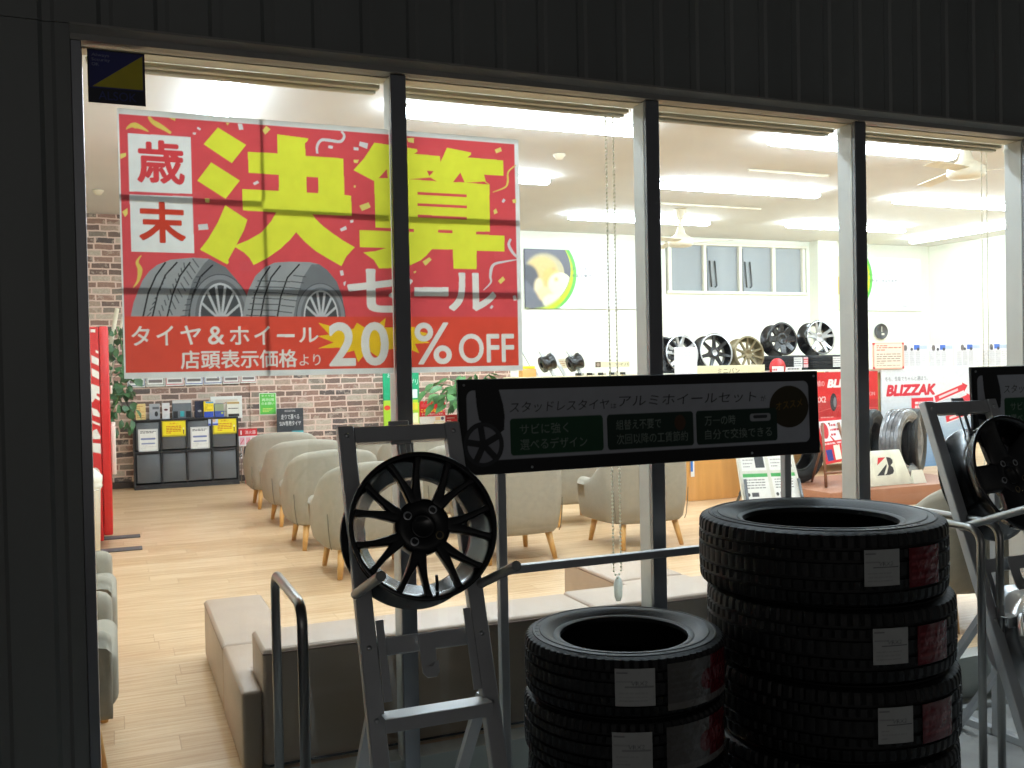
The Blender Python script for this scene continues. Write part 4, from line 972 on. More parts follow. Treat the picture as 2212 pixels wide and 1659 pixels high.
# ---------------------------------------------------------------- back wall of the showroom
def company_panel(words, pic):
    def d(p, U, V):
        g1, g2 = (196, 224, 40), (98, 184, 76)
        p.clip = np.zeros((len(p.Z), len(p.X)), bool); p.clip[:, p.X < U(.45)] = True
        p.ell(g2, U(.10), V(.60), (U(1)-U(0))*.345, (V(1)-V(0))*.70); p.ell(g1, U(.075), V(.60), (U(1)-U(0))*.342, (V(1)-V(0))*.68)
        p.ell((96, 96, 106), U(.06), V(.66), (U(1)-U(0))*.335, (V(1)-V(0))*.66)
        if pic:                                  # a sleeping infant in a car seat, in soft broad shapes
            k = p.clip.copy(); p.clip &= (((p.X[None, :]-U(.06))/((U(1)-U(0))*.33))**2+((p.Z[:, None]-V(.66))/((V(1)-V(0))*.65))**2 <= 1)
            p.ell((186, 176, 140), U(.17), V(.60), .30, .27); p.ell((214, 186, 120), U(.15), V(.62), .24, .21); p.ell((226, 186, 108), U(.23), V(.55), .13, .12)
            p.ell((70, 70, 78), U(.03), V(.5), .16, .2); p.ell((236, 232, 196), U(.30), V(.42), .18, .16); p.ell((238, 216, 178), U(.12), V(.36), .07, .13)
            p.ell((236, 206, 160), U(.17), V(.25), .11, .1); p.ell((240, 236, 204), U(.24), V(.13), .16, .1); p.poly((104, 106, 116), [(U(0), V(.5)), (U(.09), V(.3)), (U(.17), V(.0)), (U(0), V(0))])
            p.ell((150, 130, 100), U(.25), V(.68), .02, .012); p.ell((216, 176, 110), U(.27), V(.5), .03, .03); p.clip = None; p.blur(U(.0), V(0), U(.30), V(1), .018); p.clip = k
        else:
            k = p.clip.copy(); p.clip &= (((p.X[None, :]-U(.06))/((U(1)-U(0))*.33))**2+((p.Z[:, None]-V(.66))/((V(1)-V(0))*.65))**2 <= 1)
            p.rect((226, 232, 176), U(0), V(0), U(.45), V(1)); p.rect((206, 176, 96), U(0), V(.3), U(.2), V(.62)); p.clip = k
        p.clip = None
        p.text((70, 70, 74), words[0], U(.40), V(.65), U(.40+.03*len(words[0])), V(.705)); p.text((70, 70, 74), words[1], U(.40), V(.535), U(.40+.0335*len(words[1])), V(.595))
        p.text((120, 120, 124), 'タイヤ館', U(.75), V(.13), U(.84), V(.185)); p.rect((140, 140, 144), U(.77), V(.085), U(.83), V(.1))
    return d
sheet('wall_panel', (1134, 541, 1378, 667), 8.97, 'white wall panel showing a sleeping infant inside a green curve', 'wall panel', company_panel(('タイヤは、', '未来を乗せている。'), True), bgc=(240, 243, 246), cell=.007, thick=.02, m=BOARD)
sheet('wall_panel', (1797, 556, 1990, 671), 8.97, 'white wall panel with a yellow green curve beside the third mullion', 'wall panel', company_panel(('もっとわかりやすく、', 'お客様の満足を追求。'), False), bgc=(238, 241, 246), cell=.007, thick=.02, m=BOARD)
q = at(1903, 716, y=8.97)
t = thing('wall_clock', 'round dark grey clock on the white back wall', 'clock', (q.x, 8.98, q.z))
Mx = Matrix.Rotation(R(90), 4, 'X')
MB().lathe([(0, 0), (.125, 0), (.13, .02), (.125, .035), (.112, .035), (.11, .025), (0, .025)], 32, Mx).build('case', mat('clock_grey', (74, 74, 76), .4), t)
MB().box(-.004, .004, -.032, -.028, -.01, .08).box(-.004, .05, -.0325, -.0285, -.06, -.03).build('hands', m_wht, t)
# high window of four panes with shutters folded behind it
t = thing('high_window', 'wide high window of four grey panes in a white frame on the back wall', 'window', (8.78, 9, 2.74))
wx = [7.56, 8.165, 8.80, 9.42, 9.99]
fr = MB().box(7.505, 10.055, 8.965, 9.06, 2.3605, 2.405).box(7.505, 10.055, 8.965, 9.06, 3.085, 3.1295)
for x in wx: fr.box(x-.028, x+.028, 8.97, 9.055, 2.406, 3.084)
part(fr, 'frame', m_wht, t, bevel=.004)
m_pane = mat('grey_pane', (150, 155, 158), .5, var=.1, scale=1.2, stretch=(2.5, 1, .3))
for a, c in zip(wx[:-1], wx[1:]): part(MB().box(a+.0285, c-.0285, 9.02, 9.035, 2.4065, 3.0835), 'pane', m_pane, t)
m_hand = mat('grey_steel', (96, 98, 100), .35, .7)
for x in (8.165, 8.80):
    part(MB().box(x+.045, x+.06, 8.985, 9.019, 2.41, 3.05).tube([(x+.10, 9.0, 2.86), (x+.13, 9.0, 2.47)], .011, 8).tube([(x+.19, 9.0, 2.86), (x+.225, 9.0, 2.49), (x+.19, 9.0, 2.47)], .011, 8), 'handle', m_hand, t)

# ---------------------------------------------------------------- wheels and tyres
m_gloss = mat('gloss_black_paint', (14, 14, 16), .22, 0, var=.05, spec=.7)
m_satin = mat('satin_black_paint', (22, 22, 24), .38, 0, var=.08, spec=.6)
m_alu = mat('machined_aluminium', (206, 208, 210), .28, .9, var=.03)
m_bronze = mat('bronze_paint', (128, 116, 88), .35, .6, var=.05)
m_rub = mat('tyre_rubber', (21, 22, 23), .55, 0, var=.3, scale=14, bump=.2, bscale=160, spec=.45)
YF = Matrix.Rotation(R(-90), 4, 'X')           # lathe axis -> depth (+y); the face looks to -y
def make_wheel(label, Rr, Wd, n, pair, m_rim, m_spk, group=None, loc=(0, 0, 0), rot=(0, 0, 0), w0=.05, w1=.035, hub=.3, lug=4, fine=True, dish=.02, m_edge=None, nn=64, phase=0, root=.27):
    t = thing('alloy_wheel', label, 'wheel', loc, group, rot)
    prof = [(Rr-.012, .002), (Rr-.003, 0), (Rr, .004), (Rr-.001, .012), (Rr-.014, .016), (Rr-.016, .045), (Rr-.045, .065), (Rr-.05, Wd*.62), (Rr-.024, Wd*.74), (Rr-.018, Wd-.016), (Rr-.002, Wd-.010), (Rr, Wd-.002), (Rr-.006, Wd),
            (Rr-.024, Wd-.016), (Rr-.032, Wd*.72), (Rr-.058, Wd*.6), (Rr-.053, .07), (Rr-.026, .045), (Rr-.024, .018)]
    MB().lathe(prof, nn, YF, closed=True).build('rim', m_rim, t)
    if m_edge: MB().lathe([(Rr-.021, .0005), (Rr-.006, -.0015), (Rr-.006, .001), (Rr-.021, .004)], nn, YF, closed=True).build('rim_edge', m_edge, t)
    allb = MB()
    for i in range(n):
        ang = 2*math.pi*i/n
        if pair:
            pc = 2*math.pi*(i//2)/(n//2); s_ = 1 if i % 2 else -1
            a0 = pc+s_*pair[0]; a1 = pc+s_*pair[1]
        else: a0 = a1 = ang
        b = MB(); rings = []
        ks = [0, .12, .3, .55, .8, .93, 1]
        for k in ks:
            r = Rr*(root+(.955-root)*k); th = a0+(a1-a0)*k**.68+math.pi/2+phase; w = w0+(w1-w0)*min(1, k*1.6)+(.012 if k == 1 else .004 if k == .93 else 0)
            w *= Rr/.2; d = dish*(1-k**1.5)*Rr/.2+.004+(.004 if k == 1 else 0)
            c_ = Vector((math.cos(th), 0, math.sin(th))); p_ = Vector((-math.sin(th), 0, math.cos(th)))
            tk = .03 if fine else .022
            rings.append([tuple(c_*r+p_*u*w+Vector((0, d+v, 0))) for u, v in ((-.36, 0), (.36, 0), (.5, .007), (.46, tk), (-.46, tk), (-.5, .007))])
        (b if fine else allb).rings(rings, smooth=False)
        if fine: b.build('spoke', m_spk, t, bevel=.0015, seg=2)
    if not fine: allb.build('spokes', m_spk, t)
    h = hub*Rr; d0 = dish*Rr/.2+.003
    MB().lathe([(.034, d0+.006), (.045, d0-.002), (h*.82, d0-.001), (h, d0+.006), (h, d0+.05), (0, d0+.05)], 48 if fine else 24, YF).build('hub', m_spk, t, )
    MB().lathe([(0, d0+.012), (.026, d0+.011), (.033, d0+.003), (.034, d0+.008)], 28, YF).build('centre_cap', m_gloss if fine else m_edge or m_gloss, t)
    if fine:
        for i in range(lug):
            th = 2*math.pi*i/lug+.95; Mx = Matrix.Translation((.05*math.cos(th)*Rr/.2, 0, .05*math.sin(th)*Rr/.2)) @ YF
            MB().lathe([(.0065, d0-.001), (.0115, d0-.0025), (.0125, d0-.0015), (.0125, d0+.004)], 18, Mx).lathe([(0, d0-.0012), (.0068, d0-.0012)], 14, Mx).build('lug_hole', m_alu if i in (0, 1, 2) else m_bronze, t)
        th = -math.pi/2+.12; MB().tube([((Rr-.03)*math.cos(th), .03, (Rr-.03)*math.sin(th)), ((Rr-.045)*math.cos(th), .014, (Rr-.05)*math.sin(th)), ((Rr-.062)*math.cos(th), .006, (Rr-.068)*math.sin(th))], [.0055, .0048, .0042], 10).build('valve', m_blk, t)
    return t
def tyre_mesh(Rr, Rb, Wd, n=180, period=6, name='tyre', m=None, parent=None, big=True):
    rings = []
    H = Rr-Rb
    for i in range(n):
        th = 2*math.pi*i/n; nt_ = (i % period == 0); n2 = ((i+2) % period == 0)
        g = .0055
        prof = [(Rb-.002, .17*Wd), (Rb-.001, .10*Wd), (Rb+.004, .085*Wd), (Rb+.012, .08*Wd), (Rb+.016, .088*Wd), (Rb+.022, .07*Wd), (Rb+H*.36, .018*Wd), (Rb+H*.46, .004*Wd), (Rb+H*.55, .0), (Rb+H*.57, .012*Wd), (Rb+H*.70, .014*Wd), (Rb+H*.715, .004*Wd), (Rb+H*.76, .006*Wd), (Rb+H*.775, .02*Wd), (Rr-.016, .035*Wd)]
        sh = [(Rr-.007-(g if nt_ else 0), .055*Wd), (Rr-.0025-(g if nt_ else 0), .10*Wd), (Rr-.001-(g if nt_ else 0), .205*Wd)]
        mid = [(Rr-.0085, .215*Wd), (Rr-.0085, .245*Wd), (Rr-.001-(g if n2 else 0), .255*Wd), (Rr-(g if n2 else 0), .36*Wd), (Rr-.0085, .37*Wd), (Rr-.0085, .405*Wd), (Rr-(.003 if nt_ else 0), .415*Wd)]
        half = prof+sh+mid
        pr_ = half+[(r, Wd-z) for r, z in half[::-1]]+[(Rr-.020, .78*Wd), (Rr-.016, .5*Wd), (Rr-.020, .22*Wd)]
        rings.append([(r*math.cos(th), r*math.sin(th), z) for r, z in pr_])
    rings.append(rings[0])
    return MB().rings(rings, True, False).build(name, m or m_rub, parent, sharp=28)
# ---------------------------------------------------------------- goods at the right of the showroom
YS = 6.0; SZ = 1.225
m_oak = mat('yellow_pine', (224, 192, 128), .5, var=.1, scale=5, stretch=(3, 3, .3))
m_oak2 = mat('orange_beech', (214, 160, 92), .45, var=.12, scale=4, stretch=(3, 3, .3))
m_brown = mat('brown_laminate', (158, 108, 80), .5, var=.06)
m_crm = mat('cream_board', (238, 226, 184), .5, var=.03)
t = thing('wheel_display_shelf', 'long white topped display shelf on pine posts carrying the wheels', 'shelf', (7.6, YS+.3, 0))
part(MB().box(5.25, 10.6, YS-.12, YS+.75, SZ-.05, SZ), 'top', m_wht, t, bevel=.004)
part(MB().box(5.28, 10.55, YS+.68, YS+.72, .02, SZ-.051), 'back_panel', m_crm, t)
for x in (5.3, 6.4, 7.5, 8.545, 9.6): part(MB().box(x-.035, x+.035, YS-.1, YS-.03, .001, SZ-.051), 'post', m_oak, t, bevel=.003)
part(MB().box(5.28, 10.55, YS-.02, YS+.66, .34, .37), 'lower_shelf', m_oak, t)
def shelf_wheel(px, pz, rad, n, pair, mr, ms, me, lb, dz=0, tilt=-8, ph=0, w0=.05, w1=.035):
    q = at(px, pz, y=YS)
    return make_wheel(lb, rad, .19, n, pair, mr, ms, 'alloy wheels on the display shelf', (q.x, YS+.02, SZ+rad+dz+.001), (R(tilt), 0, 0), fine=False, m_edge=me, nn=40, phase=ph, w0=w0, w1=w1)
shelf_wheel(1438, 770, .205, 10, None, m_satin, m_satin, m_satin, 'dark wheel at the left end of the shelf, half behind the second mullion')
shelf_wheel(1476, 768, .215, 10, (.12, .24), m_gloss, m_alu, m_alu, 'silver spoked black wheel behind the white card on the shelf')
shelf_wheel(1550, 762, .222, 7, None, m_gloss, m_gloss, m_alu, 'black wheel with thin silver edged spokes, third on the shelf')
shelf_wheel(1622, 768, .205, 10, None, m_bronze, m_bronze, m_bronze, 'bronze ten-spoke wheel on the shelf', w0=.03, w1=.025)
m_rubs = m_rub
def flat_tyre(px, lb):
    q = at(px, 780, y=YS+.2); t = thing('flat_tyre', lb, 'tyre', (q.x, YS+.3, SZ+.001), 'tyres lying under wheels on the shelf')
    tyre_mesh(.33, .2, .175, 60, 4, 'casing', m_rub, t)
    k = Print(-.05, .03, .08, .15, .006, (232, 232, 230)); k.lines((130, 130, 134), -.045, .04, .07, .14, 4, .4, px)
    k.build('price_label', PAPER, t, fn=lambda u, v: (q.x+.333*math.sin(u/.333), YS+.3-.333*math.cos(u/.333), SZ+v))
    k = Print(.1, .03, .26, .15, .006, (226, 190, 194)); k.rect((196, 40, 50), .105, .07, .25, .13); k.lines((240, 230, 230), .11, .08, .24, .12, 2, .5, px)
    k.build('brand_sticker', PAPER, t, fn=lambda u, v: (q.x+.333*math.sin(u/.333), YS+.3-.333*math.cos(u/.333), SZ+v)); return q.x
x1 = flat_tyre(1695, 'tyre lying flat on the shelf beneath the round-holed black wheel')
x2 = flat_tyre(1778, 'tyre lying flat on the shelf beneath the five twin-spoke wheel')
make_wheel('black wheel with round holes and a bright hub, lying on a tyre on the shelf', .2, .19, 8, None, m_gloss, m_gloss, 'alloy wheels on the display shelf', (x1-.04, YS+.16, SZ+.177+.2), (R(-8), 0, 0), fine=False, m_edge=m_satin, nn=40, w0=.11, w1=.075, hub=.42)
make_wheel('black wheel with five bright twin spokes standing on a tyre on the shelf', .212, .19, 10, (.11, .2), m_gloss, m_alu, 'alloy wheels on the display shelf', (x2-.06, YS+.16, SZ+.177+.212), (R(-8), 0, 0), fine=False, m_edge=m_alu, nn=40)
sheet('price_card', (1457, 750, 1506, 813), YS-.24, 'white paper card propped before the silver spoked wheel', 'card', lambda p, U, V: p.lines((214, 216, 222), U(.15), V(.55), U(.9), V(.85), 3, .4, 2), bgc=(240, 240, 244), thick=.006)
sheet('category_board', (1506, 789, 1652, 812), YS-.2, 'long cream board reading minivan in katakana before the wheels', 'board', lambda p, U, V: p.text((70, 66, 50), 'ミニバン', U(.30), V(.25), U(.62), V(.72)), bgc=(242, 232, 190), thick=.02, m=BOARD, cell=.005)
q = at(1680, 795, y=YS-.2); k = Print(q.x-.11, SZ-.02, q.x+.11, q.z+.115, .005, (206, 36, 44)); cz = q.z
k.rect((240, 238, 236), q.x-.085, cz-.1, q.x+.09, cz+.02)
m_ = MB().lathe([(0, 0), (.112, 0), (.112, .008), (0, .008)], 30, Matrix.Translation((q.x, YS-.2, cz)) @ YF)
t = thing('round_price_sign', 'round red sign with a white field on the front of the shelf', 'sign', (q.x, YS-.2, cz)); part(m_, 'disc', m_red, t)
k = Print(q.x-.08, cz-.09, q.x+.085, cz+.02, .005, (240, 238, 236)); k.lines((220, 90, 96), q.x-.07, cz-.08, q.x+.07, cz+.0, 2, .5, 3); k.build('field', PAPER, t, y=YS-.2015)
sheet('price_strip', (1694, 793, 1732, 806), YS-.13, 'small white price strip on the shelf edge', 'price strip', lambda p, U, V: (p.lines((90, 90, 94), U(.2), V(.55), U(.85), V(.85), 1, .7, 2)), thick=.004)
sheet('price_strip', (1752, 803, 1790, 812), YS-.13, 'green and orange strip on the shelf edge over the red board', 'price strip', lambda p, U, V: (p.rect((130, 190, 60), U(0), V(0), U(.35), V(1)), p.rect((210, 160, 60), U(.35), V(0), U(.75), V(1)), p.rect((120, 100, 80), U(.8), V(0), U(1), V(1))), thick=.004)
def redb(p, U, V):
    p.rect((178, 34, 40), U(0), V(0), U(1), V(.62)); p.line((200, 80, 80), [(U(0), V(.45)), (U(.4), V(.55)), (U(1), V(.5))], .01)
    p.text((244, 240, 240), 'BLIZZAK', U(.24), V(.79), U(.86), V(.905), bold=.085, slant=.25); p.text((236, 200, 200), '実績の', U(.04), V(.81), U(.2), V(.89))
    p.text((236, 220, 220), 'VRX2', U(.02), V(.60), U(.22), V(.68), bold=.03); p.text((230, 190, 190), 'REVOLUTION', U(.6), V(.67), U(.95), V(.72))
    p.ell((40, 42, 50), U(.33), V(.60), .05, .105); p.ell((120, 124, 132), U(.35), V(.60), .022, .06); p.ell((60, 64, 74), U(.06), V(.36), .05, .09); p.lines((220, 150, 150), U(.14), V(.32), U(.34), V(.42), 3, .4, 5)
sheet('red_tyre_board', (1752, 803, 1897, 965), YS-.15, 'red winter tyre board with bold white slanted lettering, crossed by the third mullion', 'display board', redb, bgc=(206, 36, 40), thick=.015, m=BOARD, cell=.0045)
def blueb(p, U, V):
    n = 30
    for i in range(n):
        f = i/n; c = tuple(int(a+(b_-a)*min(1, f*1.3)) for a, b_ in zip((110, 148, 190), (226, 232, 238))); p.rect(c, U(0), V(f), U(1), V(f+1/n+.002))
    p.text((90, 94, 100), '冬も、性能でちゃんと選ぼう。', U(.04), V(.885), U(.5), V(.93)); p.text((206, 32, 56), 'BLIZZAK', U(.05), V(.735), U(.58), V(.85), bold=.085, slant=.22)
    def arrow(x0, z0, x1, z1, w):
        a = np.array((U(x0), V(z0))); b_ = np.array((U(x1), V(z1))); d = (b_-a)/np.hypot(*(b_-a)); nn_ = np.array((-d[1], d[0]))*w
        for kx, c in ((1.25, (240, 236, 240)), (1, (212, 44, 62))): p.poly(c, [a+nn_*kx, b_-d*w*2+nn_*kx, b_-d*w*2+nn_*kx*1.6, b_+d*w*(kx-1), b_-d*w*2-nn_*kx*1.6, b_-d*w*2-nn_*kx, a-nn_*kx])
        m_2 = (a+b_)/2; p.line((244, 210, 216), [tuple(a+(b_-a)*.12), tuple(a+(b_-a)*.7)], w*.7)
    arrow(.05, .52, .26, .59, .026); arrow(.09, .42, .30, .48, .026); arrow(.58, .69, .95, .82, .04); arrow(.64, .58, 1.0, .71, .04); arrow(.7, .48, 1.02, .57, .04)
    p.rect((212, 36, 56), U(.32), V(.57), U(.56), V(.71)); p.lines((244, 220, 224), U(.36), V(.6), U(.52), V(.68), 2, .6, 2)
    p.rect((90, 120, 176), U(.34), V(.32), U(.56), V(.50)); p.rect((236, 238, 244), U(.36), V(.34), U(.44), V(.47)); p.rect((234, 238, 244), U(.06), V(.12), U(.36), V(.30)); p.rect((70, 110, 180), U(.04), V(.30), U(.3), V(.35)); p.lines((190, 190, 200), U(.1), V(.15), U(.32), V(.27), 3, .4, 3)
sheet('blue_tyre_board', (1905, 797, 2100, 1010), YS-.15, 'pale blue winter tyre board with red lettering and red arrows', 'display board', blueb, bgc=(226, 232, 238), thick=.015, m=BOARD, cell=.0045)
def paperst(p, U, V):
    p.rect((243, 228, 210), U(.05), V(.05), U(.93), V(.95)); p.lines((196, 96, 76), U(.12), V(.68), U(.9), V(.92), 3, .45, 3); p.lines((120, 100, 90), U(.12), V(.1), U(.9), V(.6), 6, .3, 4)
    for u in (.03, .97):
        for v in (.04, .96): p.ell((206, 60, 56), U(u), V(v), .02, .02)
sheet('price_list_stand', (1886, 740, 1953, 797), YS-.16, 'orange framed price list with red corners standing on the shelf', 'price list', paperst, bgc=(240, 176, 156), thick=.01, cell=.006)
for i, (a, c, e) in enumerate(((1951, 2003, 0), (2008, 2058, 0), (2066, 2117, -1), (2124, 2176, -2))):
    def card(p, U, V, i=i):
        p.rect((70, 110, 200), U(.45), V(.78), U(.68), V(1)); p.rect((190, 206, 226), U(.68), V(.8), U(1), V(.96)); p.ell((110, 104, 104), U(.1+.08*i % .3), V(.86), .03, .04); p.ell((70, 70, 74), U(.36), V(.8), .022, .02); p.ell((70, 70, 74), U(.62), V(.8), .022, .02)
        for u in (.02, .26, .5, .74): p.rect((214, 214, 218) if u < .6 else (232, 232, 236), U(u), V(.06), U(u+.22), V(.74)); p.lines((190, 190, 196), U(u+.02), V(.1), U(u+.2), V(.7), 7, .25, i+int(u*9))
        p.rect((150, 160, 180), U(0), V(0), U(1), V(.03))
    sheet('tyre_price_card', (a, 745+e, c, 794+e), YS-.1, 'white tyre price card with a blue tab, %s on the shelf' % ['leftmost of four', 'second of four', 'third of four', 'last of four'][i], 'price card', card, 'tyre price cards in a row', bgc=(238, 240, 244), thick=.006, cell=.007)

# platform, wrapped tyre, logo stand, small easel
t = tag(MB().box(5.75, 7.55, 3.55, 4.6, .001, .17).build('display_platform', m_brown, bevel=.004), 'low brown platform under the wrapped tyre at the right', 'platform')
m_film = mat('crumpled_film', (120, 120, 122), .18, .35, var=.35, scale=14, bump=.9, bscale=35)
q = at(1930, 982, y=4.1)
t = thing('wrapped_tyre', 'upright tyre wrapped in shiny crumpled film behind the logo stand', 'tyre', (q.x, 4.1, .171))
o = tyre_mesh(.335, .215, .2, 90, 5, 'casing', m_film, t); o.rotation_euler = (R(90), 0, R(24)); o.location = (.07, .1, .335)
k = Print(-.03, -.3, .03, .3, .01, (206, 60, 66)); k.lines((240, 200, 200), -.02, -.28, .02, .28, 6, .5, 2)
k.build('wrapper_stripe', PAPER, t, fn=lambda u, v: (q.x+.07+math.cos(R(24))*.3375*math.cos(v/.3375+.1)+math.sin(R(24))*(u-.0), 4.1+.0+.01+math.sin(R(24))*.3375*math.cos(v/.3375+.1)-math.cos(R(24))*u, .171+.335+.3375*math.sin(v/.3375+.1)))
dz = thing('logo_stand', 'white sloping stand with a red and black letter B emblem', 'stand', (0, 0, 0))
LY = 3.72; a = at(1868, 1040, y=LY); c = at(1966, 1036, y=LY); a2 = at(1868, 972, y=LY); c2_ = at(1948, 976, y=LY)
zb = .172; zt = (a2.z+c2_.z)/2
part(MB().add([(a.x-.05, LY-.04, zb), (c.x, LY-.04, zb), (c2_.x, LY+.03, zt), (a2.x-.05, LY+.03, zt), (a.x-.05, LY+.2, zb), (c.x, LY+.2, zb), (c2_.x, LY+.05, zt), (a2.x-.05, LY+.05, zt)], [(0, 1, 2, 3), (7, 6, 5, 4), (0, 4, 5, 1), (1, 5, 6, 2), (2, 6, 7, 3), (3, 7, 4, 0)]), 'body', mat('ivory_board', (232, 232, 214), .5), dz, bevel=.003)
w_ = at(1929, 1000, y=LY).x-at(1891, 1000, y=LY).x; x0 = at(1891, 1000, y=LY).x; z0 = at(1905, 1026, y=LY).z; z1 = at(1905, 989, y=LY).z; h_ = z1-z0
k = Print(x0-.02, z0-.02, x0+w_+.02, z1+.02, .003, (232, 232, 214))
X = lambda u: x0+w_*u
Z = lambda v: z0+h_*v
BK = (34, 32, 34)
k.poly((206, 40, 50), [(X(.2), Z(1)), (X(.62), Z(1)), (X(.1), Z(.58))])
k.poly(BK, [(X(0), Z(0)), (X(.62), Z(.62)), (X(.62), Z(.5)), (X(.42), Z(.08)), (X(.42), Z(0))])
k.poly(BK, [(X(.42), Z(0)), (X(.72), Z(.0)), (X(.9), Z(.06)), (X(.98), Z(.2)), (X(.96), Z(.4)), (X(.84), Z(.53)), (X(.98), Z(.66)), (X(1), Z(.82)), (X(.9), Z(.96)), (X(.74), Z(1)), (X(.66), Z(1)), (X(.72), Z(.5)), (X(.56), Z(.1))])
fnb = lambda u, v: (u, LY-.04+.07*(v-zb)/(zt-zb)-.003, v)
k.build('emblem', BOARD, dz, fn=fnb)
q = at(1975, 1025, y=LY); part(MB().add([(q.x-.06, LY-.06, zb), (q.x+.09, LY-.06, zb), (q.x+.07, LY-.03, zb+.12), (q.x-.05, LY-.03, zb+.12), (q.x-.06, LY, zb), (q.x+.09, LY, zb), (q.x+.07, LY-.02, zb+.12), (q.x-.05, LY-.02, zb+.12)], [(0, 1, 2, 3), (7, 6, 5, 4), (0, 4, 5, 1), (1, 5, 6, 2), (2, 6, 7, 3), (3, 7, 4, 0)]), 'price_tent', m_wht, dz)
t = thing('small_easel', 'small brown wooden easel holding a leaning red price board', 'easel', (6.1, 4.1, .17)); EY = 3.9
pts = [at(1762, 905, y=EY+.12), at(1822, 900, y=EY+.12), at(1833, 992, y=EY), at(1782, 1003, y=EY)]
pts[2].y = pts[3].y = EY-.02
nrm = (pts[1]-pts[0]).cross(pts[3]-pts[0]).normalized()
if nrm.y > 0: nrm = -nrm
bq = MB().add([tuple(v) for v in pts]+[tuple(v-nrm*.012) for v in pts], [(0, 1, 2, 3), (7, 6, 5, 4), (0, 4, 5, 1), (1, 5, 6, 2), (2, 6, 7, 3), (3, 7, 4, 0)]); part(bq, 'board', m_red, t)
k = Print(0, 0, 1, 1, .012, (206, 36, 40)); k.rect((240, 240, 240), .06, .48, .97, .93); k.ell((206, 50, 56), .22, .72, .14, .18); k.lines((200, 60, 70), .42, .56, .95, .88, 3, .45, 3); k.rect((40, 50, 130), .1, .06, .34, .3); k.rect((240, 236, 214), .42, .06, .66, .38); k.rect((240, 236, 214), .74, .06, .97, .38); k.lines((240, 200, 200), .1, .4, .9, .46, 1, .6, 4)
k.build('print', PAPER, t, fn=lambda u, v: tuple((pts[3]*(1-u)+pts[2]*u)*(1-v)+(pts[0]*(1-u)+pts[1]*u)*v+nrm*.002))
lg = MB(); m1 = (pts[2]+pts[3])/2
for s_ in (-.17, .17): lg.tube([(m1.x+s_*.55, EY+.08, .75), (m1.x+s_, EY-.05, .172)], .013, 8)
lg.tube([(m1.x-.16, EY-.03, .3), (m1.x+.16, EY-.03, .3)], .012, 8).tube([(m1.x, EY+.1, .75), (m1.x, EY+.35, .172)], .012, 8)
part(lg, 'legs', mat('brown_wood', (128, 88, 64), .5), t)
# dark tyres standing on the platform behind the easel
def up_tyre(x, y, a, lb, s_=1):
    t = thing('standing_tyre', lb, 'tyre', (x, y, .172), 'tyres standing on the platform')
    o = tyre_mesh(.33*s_, .2*s_, .2, 72, 4, 'casing', m_rub, t); o.rotation_euler = (R(90), 0, R(a)); o.location = (0, .1, .331*s_)
up_tyre(5.97, 4.3, 10, 'dark tyre standing on the platform behind the small red easel')
up_tyre(7.35, 4.25, 35, 'dark tyre standing at the right end of the platform behind the second wheel stand')
up_tyre(6.95, 4.42, 30, 'dark tyre standing between the wrapped tyre and the platform end')
# orange counter and leaflet stand
CYC = 4.75
a = at(1488, 1075, y=CYC).x; c = at(1604, 1075, y=CYC).x
t = thing('reception_counter', 'orange beech reception counter behind the armchairs', 'counter', (5.5, CYC, 0))
part(MB().box(a, c, CYC, CYC+.6, .001, 1.0), 'body', m_oak2, t, bevel=.004)
part(MB().box(a-.03, c+.03, CYC-.03, CYC+.63, 1.001, 1.04), 'top', m_oak2, t, bevel=.004)
sheet('counter_notice', (1492, 985, 1500, 1030), CYC-.02, 'blue and white notice hanging at the left edge of the orange counter', 'notice', lambda p, U, V: p.rect((40, 120, 210), U(0), V(.25), U(.6), V(1)), cell=.004)
t = thing('leaflet_stand', 'white leaning leaflet stand with pictures of tyres', 'leaflet stand', (4.7, 3.2, 0)); FY = 3.0
P4 = [at(1588, 960, y=FY+.16), at(1706, 956, y=FY+.16), at(1737, 1085, y=FY), at(1608, 1090, y=FY)]
nrm2 = (P4[1]-P4[0]).cross(P4[3]-P4[0]).normalized()
if nrm2.y > 0: nrm2 = -nrm2
part(MB().add([tuple(v) for v in P4]+[tuple(v-nrm2*.02) for v in P4], [(0, 1, 2, 3), (7, 6, 5, 4), (0, 4, 5, 1), (1, 5, 6, 2), (2, 6, 7, 3), (3, 7, 4, 0)]), 'panel', m_wht, t)
k = Print(0, 0, 1, 1, .008, (222, 220, 208))
for u0, v0 in ((.05, .55), (.53, .55), (.05, .08), (.53, .08)):
    k.rect((240, 240, 236), u0, v0, u0+.42, v0+.42)
    if v0 > .3: k.rect((60, 62, 66), u0+.24, v0+.04, u0+.4, v0+.34); k.rect((120, 124, 126), u0+.04, v0+.24, u0+.18, v0+.34); k.lines((150, 150, 150), u0+.03, v0+.04, u0+.22, v0+.2, 3, .3, 2)
    else: k.rect((70, 168, 90), u0, v0+.36, u0+.42, v0+.42); k.lines((120, 120, 120), u0+.04, v0+.16, u0+.36, v0+.34, 4, .35, 4); k.rect((70, 70, 72), u0+.1, v0+.04, u0+.22, v0+.11); k.ell((60, 60, 60), u0+.05, v0+.075, .024, .03)
k.build('leaflets', PAPER, t, fn=lambda u, v: tuple((P4[3]*(1-u)+P4[2]*u)*(1-v)+(P4[0]*(1-u)+P4[1]*u)*v+nrm2*.003))
